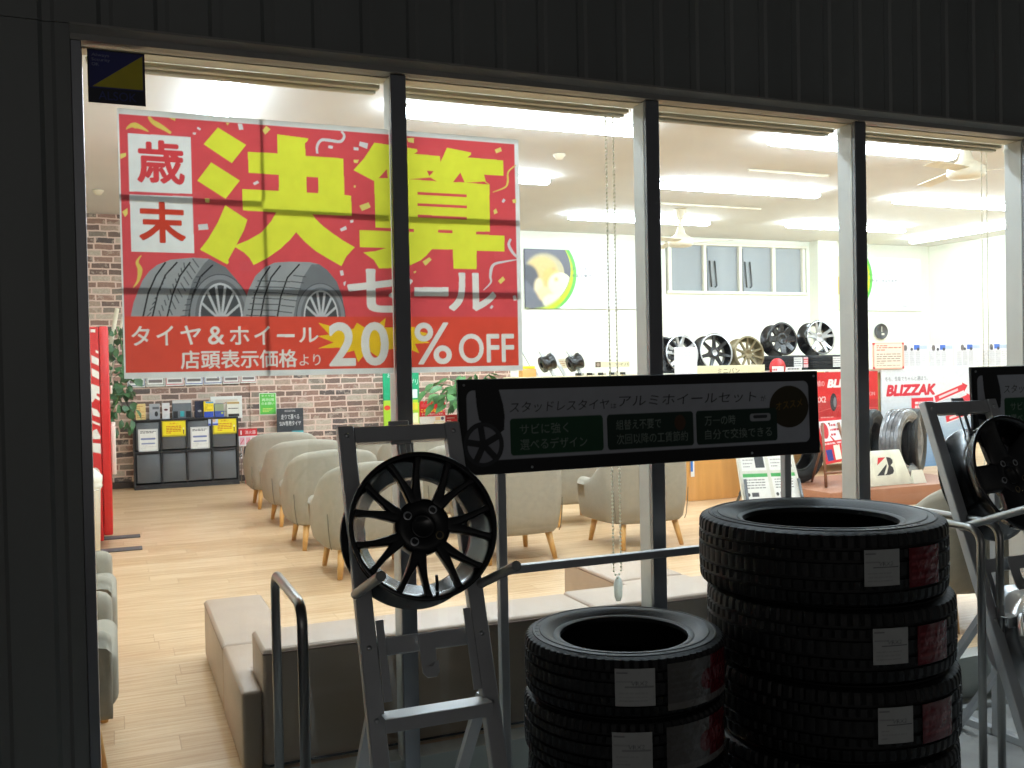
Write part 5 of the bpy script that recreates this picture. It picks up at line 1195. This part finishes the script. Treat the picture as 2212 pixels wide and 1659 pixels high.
part(MB().tube([tuple(P4[3]-nrm2*.03+Vector((.03, 0, .2))), (P4[3].x+.02, FY-.06, .002)], .012, 8).tube([tuple(P4[2]-nrm2*.03+Vector((-.03, 0, .2))), (P4[2].x-.0, FY-.06, .002)], .012, 8).tube([(P4[3].x+.2, FY+.2, .45), (P4[3].x+.2, FY+.5, .002)], .012, 8).tube([(P4[3].x+.03, FY+.1, .3), (P4[3].x+.2, FY+.21, .44), (P4[2].x-.03, FY+.1, .3)], .01, 8), 'legs', m_hand, t)

# shelf with small goods above the hanging sign
BY = 6.3; bz = at(1240, 806, y=BY).z-.03
t = tag(MB().box(3.95, 5.22, BY-.1, BY+.35, bz-.03, bz).box(3.98, 4.02, BY-.05, BY+.3, 0.001, bz-.031).box(5.15, 5.19, BY-.05, BY+.3, .001, bz-.031).box(4.03, 5.14, BY+.26, BY+.3, .05, bz-.031).build('accessory_shelf', m_crm, bevel=.003), 'cream shelf of small car goods right of the sale poster, above the hanging sign', 'shelf')
for (px, lb) in ((1162, 'small leaning silver bracket with a black wheel model, nearer the poster'), (1222, 'small leaning silver bracket with a black wheel model, nearer the second mullion')):
    q = at(px, 800, y=BY); t = thing('bracket_display', lb, 'bracket', (q.x, BY, bz+.001), 'small leaning brackets on the accessory shelf')
    for s_ in (-.03, .17): MB().add([(s_, -.02, 0), (s_+.04, -.02, 0), (s_-.09, .05, .27), (s_-.13, .05, .27), (s_, .0, 0), (s_+.04, .0, 0), (s_-.09, .07, .27), (s_-.13, .07, .27)], [(0, 1, 2, 3), (7, 6, 5, 4), (0, 4, 5, 1), (1, 5, 6, 2), (2, 6, 7, 3), (3, 7, 4, 0)]).build('bar', m_silv, t)
    MB().lathe([(.03, 0), (.085, .004), (.09, .03), (.078, .05), (.078, .1), (.09, .12), (.09, .14), (.07, .14), (.03, .11)], 24, Matrix.Translation((.03, -.03, .12)) @ Matrix.Rotation(R(70), 4, 'Y')).build('wheel_model', m_gloss, t)
q = at(1135, 796, y=BY); t = tag(MB().box(q.x-.06, q.x+.1, BY-.06, BY+.05, bz+.001, bz+.085).build('orange_pack', mat('orange_carton', (230, 176, 104), .5), bevel=.003), 'orange pack on the accessory shelf beside the sale poster', 'pack')
t = tag(MB().box(q.x-.05, q.x+.09, BY-.05, BY+.04, bz+.0865, bz+.115).build('yellow_pack', mat('yellow_carton', (240, 220, 40), .5), bevel=.003), 'yellow pack on top of the orange pack', 'pack')
sheet('shelf_sign', (1180, 775, 1262, 795), BY+.2, 'cream sign with small red labels on the accessory shelf', 'sign', lambda p, U, V: (p.lines((200, 150, 120), U(.05), V(.2), U(.8), V(.8), 3, .4, 2), p.rect((200, 70, 50), U(.6), V(.3), U(.72), V(.5)), p.ell((120, 160, 110), U(.92), V(.35), .03, .035)), bgc=(238, 226, 196), thick=.01, m=BOARD, cell=.005)
sheet('shelf_sign', (1287, 781, 1360, 793), BY+.2, 'cream sign for wipers on the accessory shelf', 'sign', lambda p, U, V: (p.rect((96, 76, 60), U(0), V(0), U(.15), V(1)), p.ell((170, 150, 130), U(.075), V(.5), .02, .02), p.text((90, 80, 60), 'ワイパー', U(.56), V(.25), U(1.1), V(.75))), bgc=(240, 230, 190), thick=.01, m=BOARD, cell=.005)
for i in range(9):
    px = 1252+i*12; q = at(px, 800, y=BY-.05)
    tag(MB().box(q.x-.02, q.x+.02, BY-.05, BY+.02, bz+.001, bz+.03).build('small_pack', m_wht if i % 2 else m_cab, bevel=.002), 'tiny %s pack in the row at the front of the accessory shelf' % ('white' if i % 2 else 'dark'), 'pack', 'row of tiny packs')
# ---------------------------------------------------------------- forecourt: leaning wheel stands
m_galv = mat('silver_painted_steel', (198, 200, 202), .42, .3, var=.06, scale=6)
m_galvd = mat('worn_grey_steel', (178, 180, 178), .36, .5, var=.1, scale=8)
AL = R(20.5); UPV = Vector((0, math.sin(AL), math.cos(AL))); NV = Vector((0, -math.cos(AL), math.sin(AL)))
SX0, SX1 = .595, .967; TOPP = Vector(((SX0+SX1)/2, -.34, 1.158)); SH = (1.158-GZ)/math.cos(AL); BASE = TOPP-UPV*SH
LM = Matrix(((1, 0, 0, 0), (0, -NV.y*-1, UPV.y, 0), (0, -NV.z*-1, UPV.z, 0), (0, 0, 0, 1)))
# local frame of the leaning frame: x along the front, y along -N (inwards), z up the frame
LM = Matrix(((1, 0, 0), (0, -NV.y, UPV.y), (0, -NV.z, UPV.z))).to_4x4()
def vof(px, py):
    q = at(px, py, pl=(BASE, NV)); return (q-BASE).dot(UPV), q.x-BASE.x
def make_stand():
    t = thing('wheel_stand', '', 'wheel stand', BASE, 'leaning steel wheel stands')
    hw = (SX1-SX0)/2; tw = .047
    for s_ in (-1, 1):
        b = MB().box(s_*hw-(tw if s_ > 0 else 0), s_*hw+(tw if s_ < 0 else 0), -.012, .022, .0, SH, LM); b.build('front_leg', m_galv, t, bevel=.003, seg=1)
    def bar(name, v0, v1, y0=-.008, y1=.02, m=m_galv): MB().box(-hw+tw+.0005, hw-tw-.0005, y0, y1, v0, v1, LM).build(name, m, t, bevel=.002, seg=1)
    bar('top_bar', SH-.052, SH-.004)
    v2, _ = vof(803, 1400); v3, _ = vof(816, 1540)
    bar('cross_bar', v2-.024, v2+.024, .004, .03); 
    for vv in (v3, .235):                          # level angle trays
        q = LM @ Vector((0, 0, vv)); MB().box(-hw+tw-.012, hw-tw+.012, q.y-.058, q.y+.004, q.z-.004, q.z).box(-hw+tw-.012, hw-tw+.012, q.y-.0615, q.y-.0585, q.z-.036, q.z).build('tray_bar', m_galv, t, bevel=.001, seg=1)
    bo = MB()
    for s_ in (-1, 1):
        for vv in (SH-.03, v2, v3-.02, .2): bo.lathe([(0, .004), (.005, .0038), (.007, .001), (.0075, 0), (0, 0)], 10, LM @ Matrix.Translation((s_*(hw-tw/2), -.0122, vv)) @ Matrix.Rotation(R(90), 4, 'X'))
    bo.build('bolts', m_alu, t)
    MB().box(-.032, .03, .0, .006, SH-.06, SH+.012, LM).box(-.012, -.004, .008, .012, SH-.15, SH-.05, LM).box(.014, .03, .008, .012, SH-.15, SH-.05, LM).build('top_clip', m_galv, t, bevel=.0015, seg=1)
    for s_ in (-1, 1):
        x = s_*(hw-tw-.001); xi = x-s_*.022; xa, xb = min(x, xi), max(x, xi)
        va, _ = vof(800, 1343) if s_ < 0 else vof(1008, 1314); vb, _ = vof(815, 1520) if s_ < 0 else vof(1028, 1490)
        MB().box(xa, xb, -.014, -.0085, vb, va, LM).build('side_bracket', m_galv, t, bevel=.001, seg=1)
    # J-shaped hook plate on the cross bar
    (v_t, x_t) = vof(916, 1369); (v_b, x_b) = vof(918, 1466)
    xs = [x_t-.024, x_t+.022]
    jp = [(xs[0], v_t), (xs[1], v_t), (xs[1], v_t-.075), (x_t-.006, v_t-.09), (x_t-.004, v_b+.035), (x_t+.006, v_b+.028), (x_t+.012, v_b+.032), (x_t+.014, v_b+.042), (x_t+.027, v_b+.042), (x_t+.026, v_b+.012), (x_t+.016, v_b), (x_t-.01, v_b), (x_t-.022, v_b+.014)]
    MB().prism(jp, -.020, -.0155, LM).build('hook', m_galv, t, bevel=.001, seg=1)
    # two tubes that carry the wheel
    for (px, py) in ((768, 1284), (1036, 1262)):
        v, x = vof(px, py)
        MB().tube([tuple(LM @ Vector((x, .0, v))), tuple(LM @ Vector((x, -.30, v)))], .0135, 18, cap=False).tube([tuple(LM @ Vector((x, -.30, v))), tuple(LM @ Vector((x, -.18, v)))], .0115, 18, cap=True).build('carrier_tube', m_galvd, t)
    # back struts of the trestle
    for s_ in (-1, 1):
        x = s_*(hw-.028); a = LM @ Vector((x, .03, v3+.01)); c = Vector((x, a.y+.42, 0.0))
        MB().rings([[(p.x+u*.018, p.y+v*.012, p.z) for u, v in ((-1, -1), (1, -1), (1, 1), (-1, 1))] for p in (a, c)], smooth=False).build('back_strut', m_galv, t)
    return t
st1 = make_stand(); st1['label'] = 'leaning steel wheel stand carrying the black spoked wheel, left of the hanging sign'
st2 = dup(st1, BASE+Vector((2.235, 0, 0)), None, 'leaning steel wheel stand at the right edge carrying two wheels')
WC = Vector((.776, -.593, .897))
RX = -AL
make_wheel('black wheel with seven forked pairs of thin spokes resting on the near stand', .208, .165, 14, (.034, .2244), m_gloss, m_satin, None, WC, (RX, 0, R(-3)), w0=.033, w1=.0155, hub=.37, lug=4, dish=.012, nn=96, phase=.2, root=.33)
# the second stand: a deep black wheel above, a silver steel one below
W2 = at(2205, 1020, pl=(WC+Vector((0, .03, 0)), NV))
w2 = make_wheel('deep glossy black wheel with five broad spokes on the right stand', .222, .175, 5, None, m_gloss, m_gloss, None, W2, (RX, 0, R(1)), w0=.10, w1=.095, hub=.36, lug=5, dish=.03, nn=80, phase=R(22))
W3 = at(2312, 1372, pl=(WC+Vector((0, .02, 0)), NV))
make_wheel('silver wheel low on the right stand, cut by the picture edge', .205, .19, 5, None, m_alu, m_alu, None, W3, (RX, 0, R(0)), w0=.09, w1=.07, hub=.4, lug=5, dish=.03, nn=64)

# ---------------------------------------------------------------- hanging signs on steel racks
def brushtext(p, c, s_, x0, z0, x1, z1, b=.012, sk=0): p.text(c, s_, x0, z0, x1, z1, bold=b, slant=.12, skew=sk)
SGX0, SGX1, SGZ0, SGZ1 = .973, 2.352, .990, 1.287
def make_sign():
    t = thing('sign_rack', '', 'sign rack', (1.67, -.3, GZ), 'steel racks with hanging dark signs')
    LN = R(2); mid = SGZ0
    def on(u, v, d=0): return (u, -.332+(v-mid)*math.tan(LN)-d, v)
    part(MB().add([on(x, z, d) for d in (0, -.014) for x, z in ((SGX0, SGZ0), (SGX1, SGZ0), (SGX1, SGZ1), (SGX0, SGZ1))], [(0, 1, 2, 3), (7, 6, 5, 4), (0, 4, 5, 1), (1, 5, 6, 2), (2, 6, 7, 3), (3, 7, 4, 0)]), 'sign_panel', mat('black_frame', (26, 27, 30), .45), t, bevel=.002, seg=1)
    p = Print(SGX0+.004, SGZ0+.004, SGX1-.004, SGZ1-.004, .0021, (26, 27, 30))
    f7 = crop(967.7, 774.2, .2083, plane=(Vector((1, -.33, 1.1)), Vector((0, 1, -math.tan(LN))).normalized())); f8 = crop(1382.5, 774.2, .2083, plane=(Vector((1, -.33, 1.1)), Vector((0, 1, -math.tan(LN))).normalized()))
    PW, GR, GR_DIM = (186, 190, 198), (24, 76, 48), (24, 52, 42)  # two right panels: green darkened to stand for the weaker light there
    def zrow(f, x, y): return f((x, y))[0]
    L_ = f7((195, 400))[0][0]; R_ = f8((1748, 500))[0][0]; T_ = f7((300, 335))[0][1]; B_ = f8((1000, 905))[0][1]
    p.rrect(PW, L_, B_, R_, T_, .022)
    p.poly((26, 27, 30), f7((285, 330), (530, 325), (575, 480), (592, 600), (585, 740), (520, 790), (400, 700), (325, 640), (300, 500)))
    p.poly((200, 202, 208), f7((200, 350), (282, 340), (300, 520), (325, 665), (205, 740))) if False else None
    (wx_, wz_), = f7((372, 895)); rr = f7((582, 895))[0][0]-wx_
    p.ell((30, 32, 36), wx_, wz_, rr, rr*1.04); p.ell((54, 56, 60), wx_, wz_, rr*.97, rr*1.0); p.ell((150, 152, 160), wx_, wz_, rr*.78, rr*.82)
    for k_ in range(5):
        th = R(90+72*k_+8); p.line((44, 46, 50), [(wx_, wz_), (wx_+rr*.85*math.cos(th), wz_+rr*.88*math.sin(th))], rr*.30)
    p.ell((38, 40, 44), wx_, wz_, rr*.24, rr*.25)
    IK = (44, 42, 46)
    def T7(c, s_, x0, y0, x1, y1, b=.01, f=f7, br=False):
        a, b0, c_, d_ = bx(f, x0, y0, x1, y1); (brushtext if br else lambda *q: p.text(*q[1:], bold=b))(p, c, s_, a, b0, c_, d_)
    def span(s_, fa, pa, fb, pb, c, h0, h1, b=.01, sl=.1):
        (xa, za), = fa(pa); (xb, zb_), = fb(pb); p.text(c, s_, xa, za, xb, za+(h1), bold=b, slant=sl)
    (xa, za), = f7((640, 568)); (xb, _), = f7((1665, 500)); hz = f7((640, 455))[0][1]-za
    p.text(IK, 'スタッドレスタイヤ', xa, za, xb, za+hz, bold=.008, slant=.15)
    (xa, za), = f7((1690, 520)); (xb, _), = f7((1750, 500)); p.text(IK, 'は', xa, za, xb, za+.016, bold=.005)
    (xa, za), = f7((1765, 505)); (xb, _), = f8((1200, 450)); p.text(IK, 'アルミホイールセット', xa, za, xb, za+.036, bold=.008, slant=.15)
    (xa, za), = f8((1250, 450)); p.text(IK, 'が', xa, za+.002, xa+.022, za+.022, bold=.005)
    yc = f8((1545, 500))[0]; p.ell((56, 48, 24), yc[0], yc[1], f8((1745, 500))[0][0]-yc[0], .074); p.text((140, 110, 40), 'オススメ', yc[0]-.058, yc[1]-.012, yc[0]+.058, yc[1]+.016, bold=.01, skew=.1)
    gy0 = f7((900, 1010))[0][1]; gy1 = f7((1640, 585))[0][1]
    g = [(f7((648, 800))[0][0], f7((1612, 800))[0][0], GR), (f7((1655, 780))[0][0], f8((555, 720))[0][0], GR_DIM), (f8((585, 720))[0][0], f8((1420, 700))[0][0], GR_DIM)]
    zt_ = f7((1000, 610))[0][1]; zb_ = f7((1000, 990))[0][1]
    for a, c, colr in g: p.rrect(colr, a, zb_, c, zt_, .012)
    TX = (142, 156, 146); h = zt_-zb_
    for (a, c, _), l1, l2 in zip(g, ('サビに強く', '組替え不要で', '万一の時'), ('選べるデザイン', '次回以降の工賃節約', '自分で交換できる')):
        w = c-a; p.text(TX, l1, a+w*.1, zb_+h*.55, a+w*(.62 if len(l1) > 4 else .48), zb_+h*.84, bold=.018); p.text(TX, l2, a+w*.1, zb_+h*.14, a+w*(.82 if len(l2) < 8 else .93), zb_+h*.44, bold=.014)
    a, c, _ = g[1]; p.ell((84, 56, 34), a+(c-a)*.84, zb_+h*.68, .022, .026)
    a, c, _ = g[2]; p.rrect((170, 174, 178), a+(c-a)*.66, zb_+h*.62, a+(c-a)*.92, zb_+h*.84, .008); p.rrect((60, 64, 66), a+(c-a)*.7, zb_+h*.7, a+(c-a)*.88, zb_+h*.8, .006)
    p.build('sign_print', print_mat('sign_film', .35), t, fn=lambda u, v: on(u, v, .0016))
    sc = MB()
    for x, z in ((SGX0+.02, SGZ1-.018), (SGX0+.24, SGZ0+.016), (SGX1-.02, SGZ1-.018), (SGX1-.3, SGZ0+.016)): sc.lathe([(0, 0), (.0045, 0), (.004, .003), (0, .003)], 10, Matrix.Translation(on(x, z, .001)) @ Matrix.Rotation(R(90), 4, 'X'))
    part(sc, 'screws', m_alu, t)
    for x in (1.105, 2.212): part(MB().box(x, x+.028, -.31, -.282, GZ+.001, SGZ1-.02), 'post', m_galv, t, bevel=.002, seg=1)
    part(MB().box(1.1335, 2.2115, -.312, -.284, .668, .694), 'rail', m_galv, t, bevel=.002, seg=1)
    for x in (1.105, 2.212): part(MB().box(x-.004, x+.032, -.62, -.3105, GZ+.001, GZ+.03).box(x-.004, x+.032, -.2815, -.14, GZ+.001, GZ+.03), 'foot', m_galv, t, bevel=.002, seg=1)
    return t
sg = make_sign(); sg['label'] = 'steel rack with a wide dark sign for wheel sets above the two tyre stacks'
dup(sg, Vector(sg.location)+Vector((2.132, 0, 0)), None, 'steel rack with a dark sign cut by the right edge of the picture')

# ---------------------------------------------------------------- bent steel hoops of the tyre racks
m_pipe = mat('dull_chrome_tube', (150, 150, 148), .28, .9, var=.08, scale=5)
def hoop(x, yf, yn, z, lb, extra=None, r=.0138):
    t = thing('steel_hoop', lb, 'hoop', (x, (yf+yn)/2, GZ), 'bent steel tube hoops of the tyre racks')
    c = .055; arc = lambda cy_, cz_, a0, a1: [(x, cy_+c*math.cos(R(a)), cz_+c*math.sin(R(a))) for a in np.linspace(a0, a1, 7)]
    pts = [(x, yf, GZ+.002), (x, yf, z-c)]+arc(yf-c, z-c, 0, 90)[1:]+arc(yn+c, z-c, 90, 180)+[(x, yn, GZ+.002)]
    part(MB().tube(pts, r, 20), 'tube', m_pipe, t)
    for y in (yf, yn): part(MB().lathe([(0, 0), (.032, 0), (.03, .006), (.015, .01), (.0145, .03), (0, .03)], 16, Matrix.Translation((x, y, GZ+.001))), 'foot_cap', m_blk, t)
    if extra: part(MB().tube(extra, r, 16), 'side_tube', m_pipe, t)
    return t
hoop(.43, -.19, -.635, .722, 'bent steel hoop standing at the left before the low benches')
hoop(2.785, -.16, -.64, .724, 'bent steel hoop behind the tall tyre stack, left one of the pair')
hoop(2.875, -.16, -.64, .735, 'bent steel hoop at the right with a side tube rising to the picture edge', [(2.876, -.60, .737), (3.1, -.50, .765), (3.5, -.36, .80)])

# ---------------------------------------------------------------- tyre stacks
def label_print(kind, seed):
    if kind == 'price':
        k = Print(-.06, 0, .06, .115, .0022, (226, 228, 226)); k.rect((110, 110, 112), -.05, .098, -.02, .104); k.rect((120, 120, 122), -.055, .075, -.005, .078)
        k.text((70, 70, 72), 'VRX2', -.012, .064, .034, .079, bold=.01); k.rect((70, 70, 72), -.03, .056, .055, .0585); k.lines((150, 150, 150), -.05, .012, .03, .045, 3, .2, seed); return k
_cas = {}
def make_tyre(name_label, Rr, Rb, Wd, spacing, sticker_deg, red_deg, red_w, seed, cat='tyre', group=None, loc=(0, 0, 0)):
    t = thing('stacked_tyre', name_label, cat, loc, group)
    if (Rr,) not in _cas: _cas[(Rr,)] = tyre_mesh(Rr, Rb, Wd, 288, 4, 'casing', m_rub, t)
    o = _cas[(Rr,)]
    if o.parent is not t or seed: o = o.copy(); COL.objects.link(o); o.parent = t
    o.rotation_euler = (0, 0, seed*1.37)
    rgm = random.Random(seed+int(Rr*1000)); H = Rr-Rb          # moulded marks on the sidewall
    for a0, n_ in ((.4, 9), (2.5, 7), (4.4, 11)):
        b = MB()
        for k in range(n_):
            th = a0+seed+k*.062; w = rgm.uniform(.012, .024)/Rr; r0, r1 = Rb+H*.585, Rb+H*.585+H*.1
            for zz, up in ((Wd-.0018, 1),):
                q = [(r*math.cos(u), r*math.sin(u), zz+h) for h in (-.006, .0002) for r, u in ((r0, th), (r0, th+w), (r1, th+w), (r1, th))]
                b.add(q, [(0, 1, 2, 3), (4, 5, 6, 7), (0, 1, 5, 4), (1, 2, 6, 5), (2, 3, 7, 6), (3, 0, 4, 7)])
        b.build('sidewall_mark', m_rub, t)
    return t
m_wrapr = print_mat('wrinkled_label_film', .16, wrinkle=40)
def add_labels(t, Rr, Wd, deg, lw, lh, rdeg, rw, rh, rcol, seed, half_white=False):
    """paper tag and shiny film label bent round the tread; deg is measured from -y towards +x"""
    L = t.location
    def bend(c, off): return lambda u, v: (L.x+(Rr+off)*math.sin(R(c)+u/Rr), L.y-(Rr+off)*math.cos(R(c)+u/Rr), L.z+Wd*.53-lh/2+v)
    k = Print(-lw/2, 0, lw/2, lh, .0022, (188, 190, 188)); k.rect((120, 120, 122), -lw*.45, lh*.86, -lw*.18, lh*.9); k.rect((150, 150, 152), -lw*.46, lh*.64, -lw*.05, lh*.665)
    k.text((110, 110, 112), 'VRX2', -lw*.1, lh*.545, lw*.3, lh*.66, bold=.01); k.rect((84, 84, 86), -lw*.25, lh*.5, lw*.46, lh*.525); k.lines((160, 160, 160), -lw*.4, lh*.1, lw*.3, lh*.4, 3, .2, seed)
    k.build('price_label', print_mat('tag_paper', .7), t, fn=bend(deg, .0025))
    def bend2(u, v): return (L.x+(Rr+.003)*math.sin(R(rdeg)+u/Rr), L.y-(Rr+.003)*math.cos(R(rdeg)+u/Rr), L.z+Wd/2-rh/2+v)
    k = Print(-rw/2, 0, rw/2, rh, .003, rcol)
    if half_white:
        k.rect((96, 93, 90), -rw/2, 0, rw*.1, rh); k.rect((116, 112, 108), -rw/2, 0, rw/2, rh*.16); k.ell((104, 20, 30), rw*.05, rh*.5, .026, .026); k.text((140, 90, 92), 'VRX', rw*.16, rh*.4, rw*.42, rh*.7, bold=.02)
        k.lines((100, 98, 96), -rw*.45, rh*.25, -rw*.05, rh*.9, 5, .3, seed)
    else: k.lines((140, 52, 58), -rw*.42, rh*.15, rw*.42, rh*.85, 4, .35, seed); k.text((150, 80, 84), 'VRX2', -rw*.3, rh*.45, rw*.3, rh*.66, bold=.02)
    k.build('film_label', m_wrapr, t, fn=bend2)
ang = lambda c, px, Rr: None
S0 = at(1347, 1372, d=2.66)+Vector((0, 0, .022)); L0_ = at(1770, 1128, d=2.87)+Vector((0, 0, .034))
def view_deg(c):                                 # bearing of the camera seen from the stack
    d = CAM-c; return math.degrees(math.atan2(d.x, -d.y))
RS, WS = .276, .16; RL, WL = .355, .209
zS = S0.z; zL = L0_.z
vs, vl = view_deg(S0), view_deg(L0_)
names = ['top', 'second', 'third', 'fourth', 'bottom']
for i in range(5):
    z = zS-WS*(i+1)
    if z < GZ-.02: break
    t = make_tyre('%s tyre of the small tyre stack with a pale film label' % names[i].capitalize() if i else 'topmost tyre of the small tyre stack, its open rim in view', RS, .178, WS-.002, 0, 0, 0, 0, i, group='tyres of the small stack', loc=(S0.x+[0, -.004, .004, 0, 0][i], S0.y+[0, .003, -.002, 0, 0][i], z))
    if i < 3: add_labels(t, RS, WS, vs+5.5+[0, -1, 0][i], .1, .094, vs+47, .235, .118, (100, 22, 32), i, True)
zz = zS-WS*(i+1)+0 if zS-WS*(i+1) >= GZ-.02 else zS-WS*i
if zz-GZ > .01:
    tag(MB().box(S0.x-.24, S0.x+.24, S0.y-.24, S0.y+.24, GZ+.001, zz-.001).build('stack_pallet', m_galvd, bevel=.004), 'low grey plinth under the small tyre stack', 'plinth')
for i in range(5):
    z = zL-WL*(i+1)
    if z < GZ-.02: break
    t = make_tyre('%s tyre of the tall tyre stack with a red film label' % names[i].capitalize() if i else 'topmost tyre of the tall tyre stack, its open rim in view', RL, .225, WL-.002, 0, 0, 0, 0, i, group='tyres of the tall stack', loc=(L0_.x+[0, .022, .03, .026, .02][i], L0_.y+[0, -.004, -.01, -.006, 0][i], z))
    if i < 3: add_labels(t, RL, WL, vl+26, .099, .096, vl+49, .125, .105, (104, 18, 28), i+5)
zz = zL-WL*5
if zz-GZ > .01:
    tag(MB().box(L0_.x-.26, L0_.x+.26, L0_.y-.26, L0_.y+.26, GZ+.001, zz-.001).build('stack_pallet', m_galvd, bevel=.004), 'low grey plinth under the tall tyre stack', 'plinth')
print('stack tops', zS, zL, 'plinths', zz)
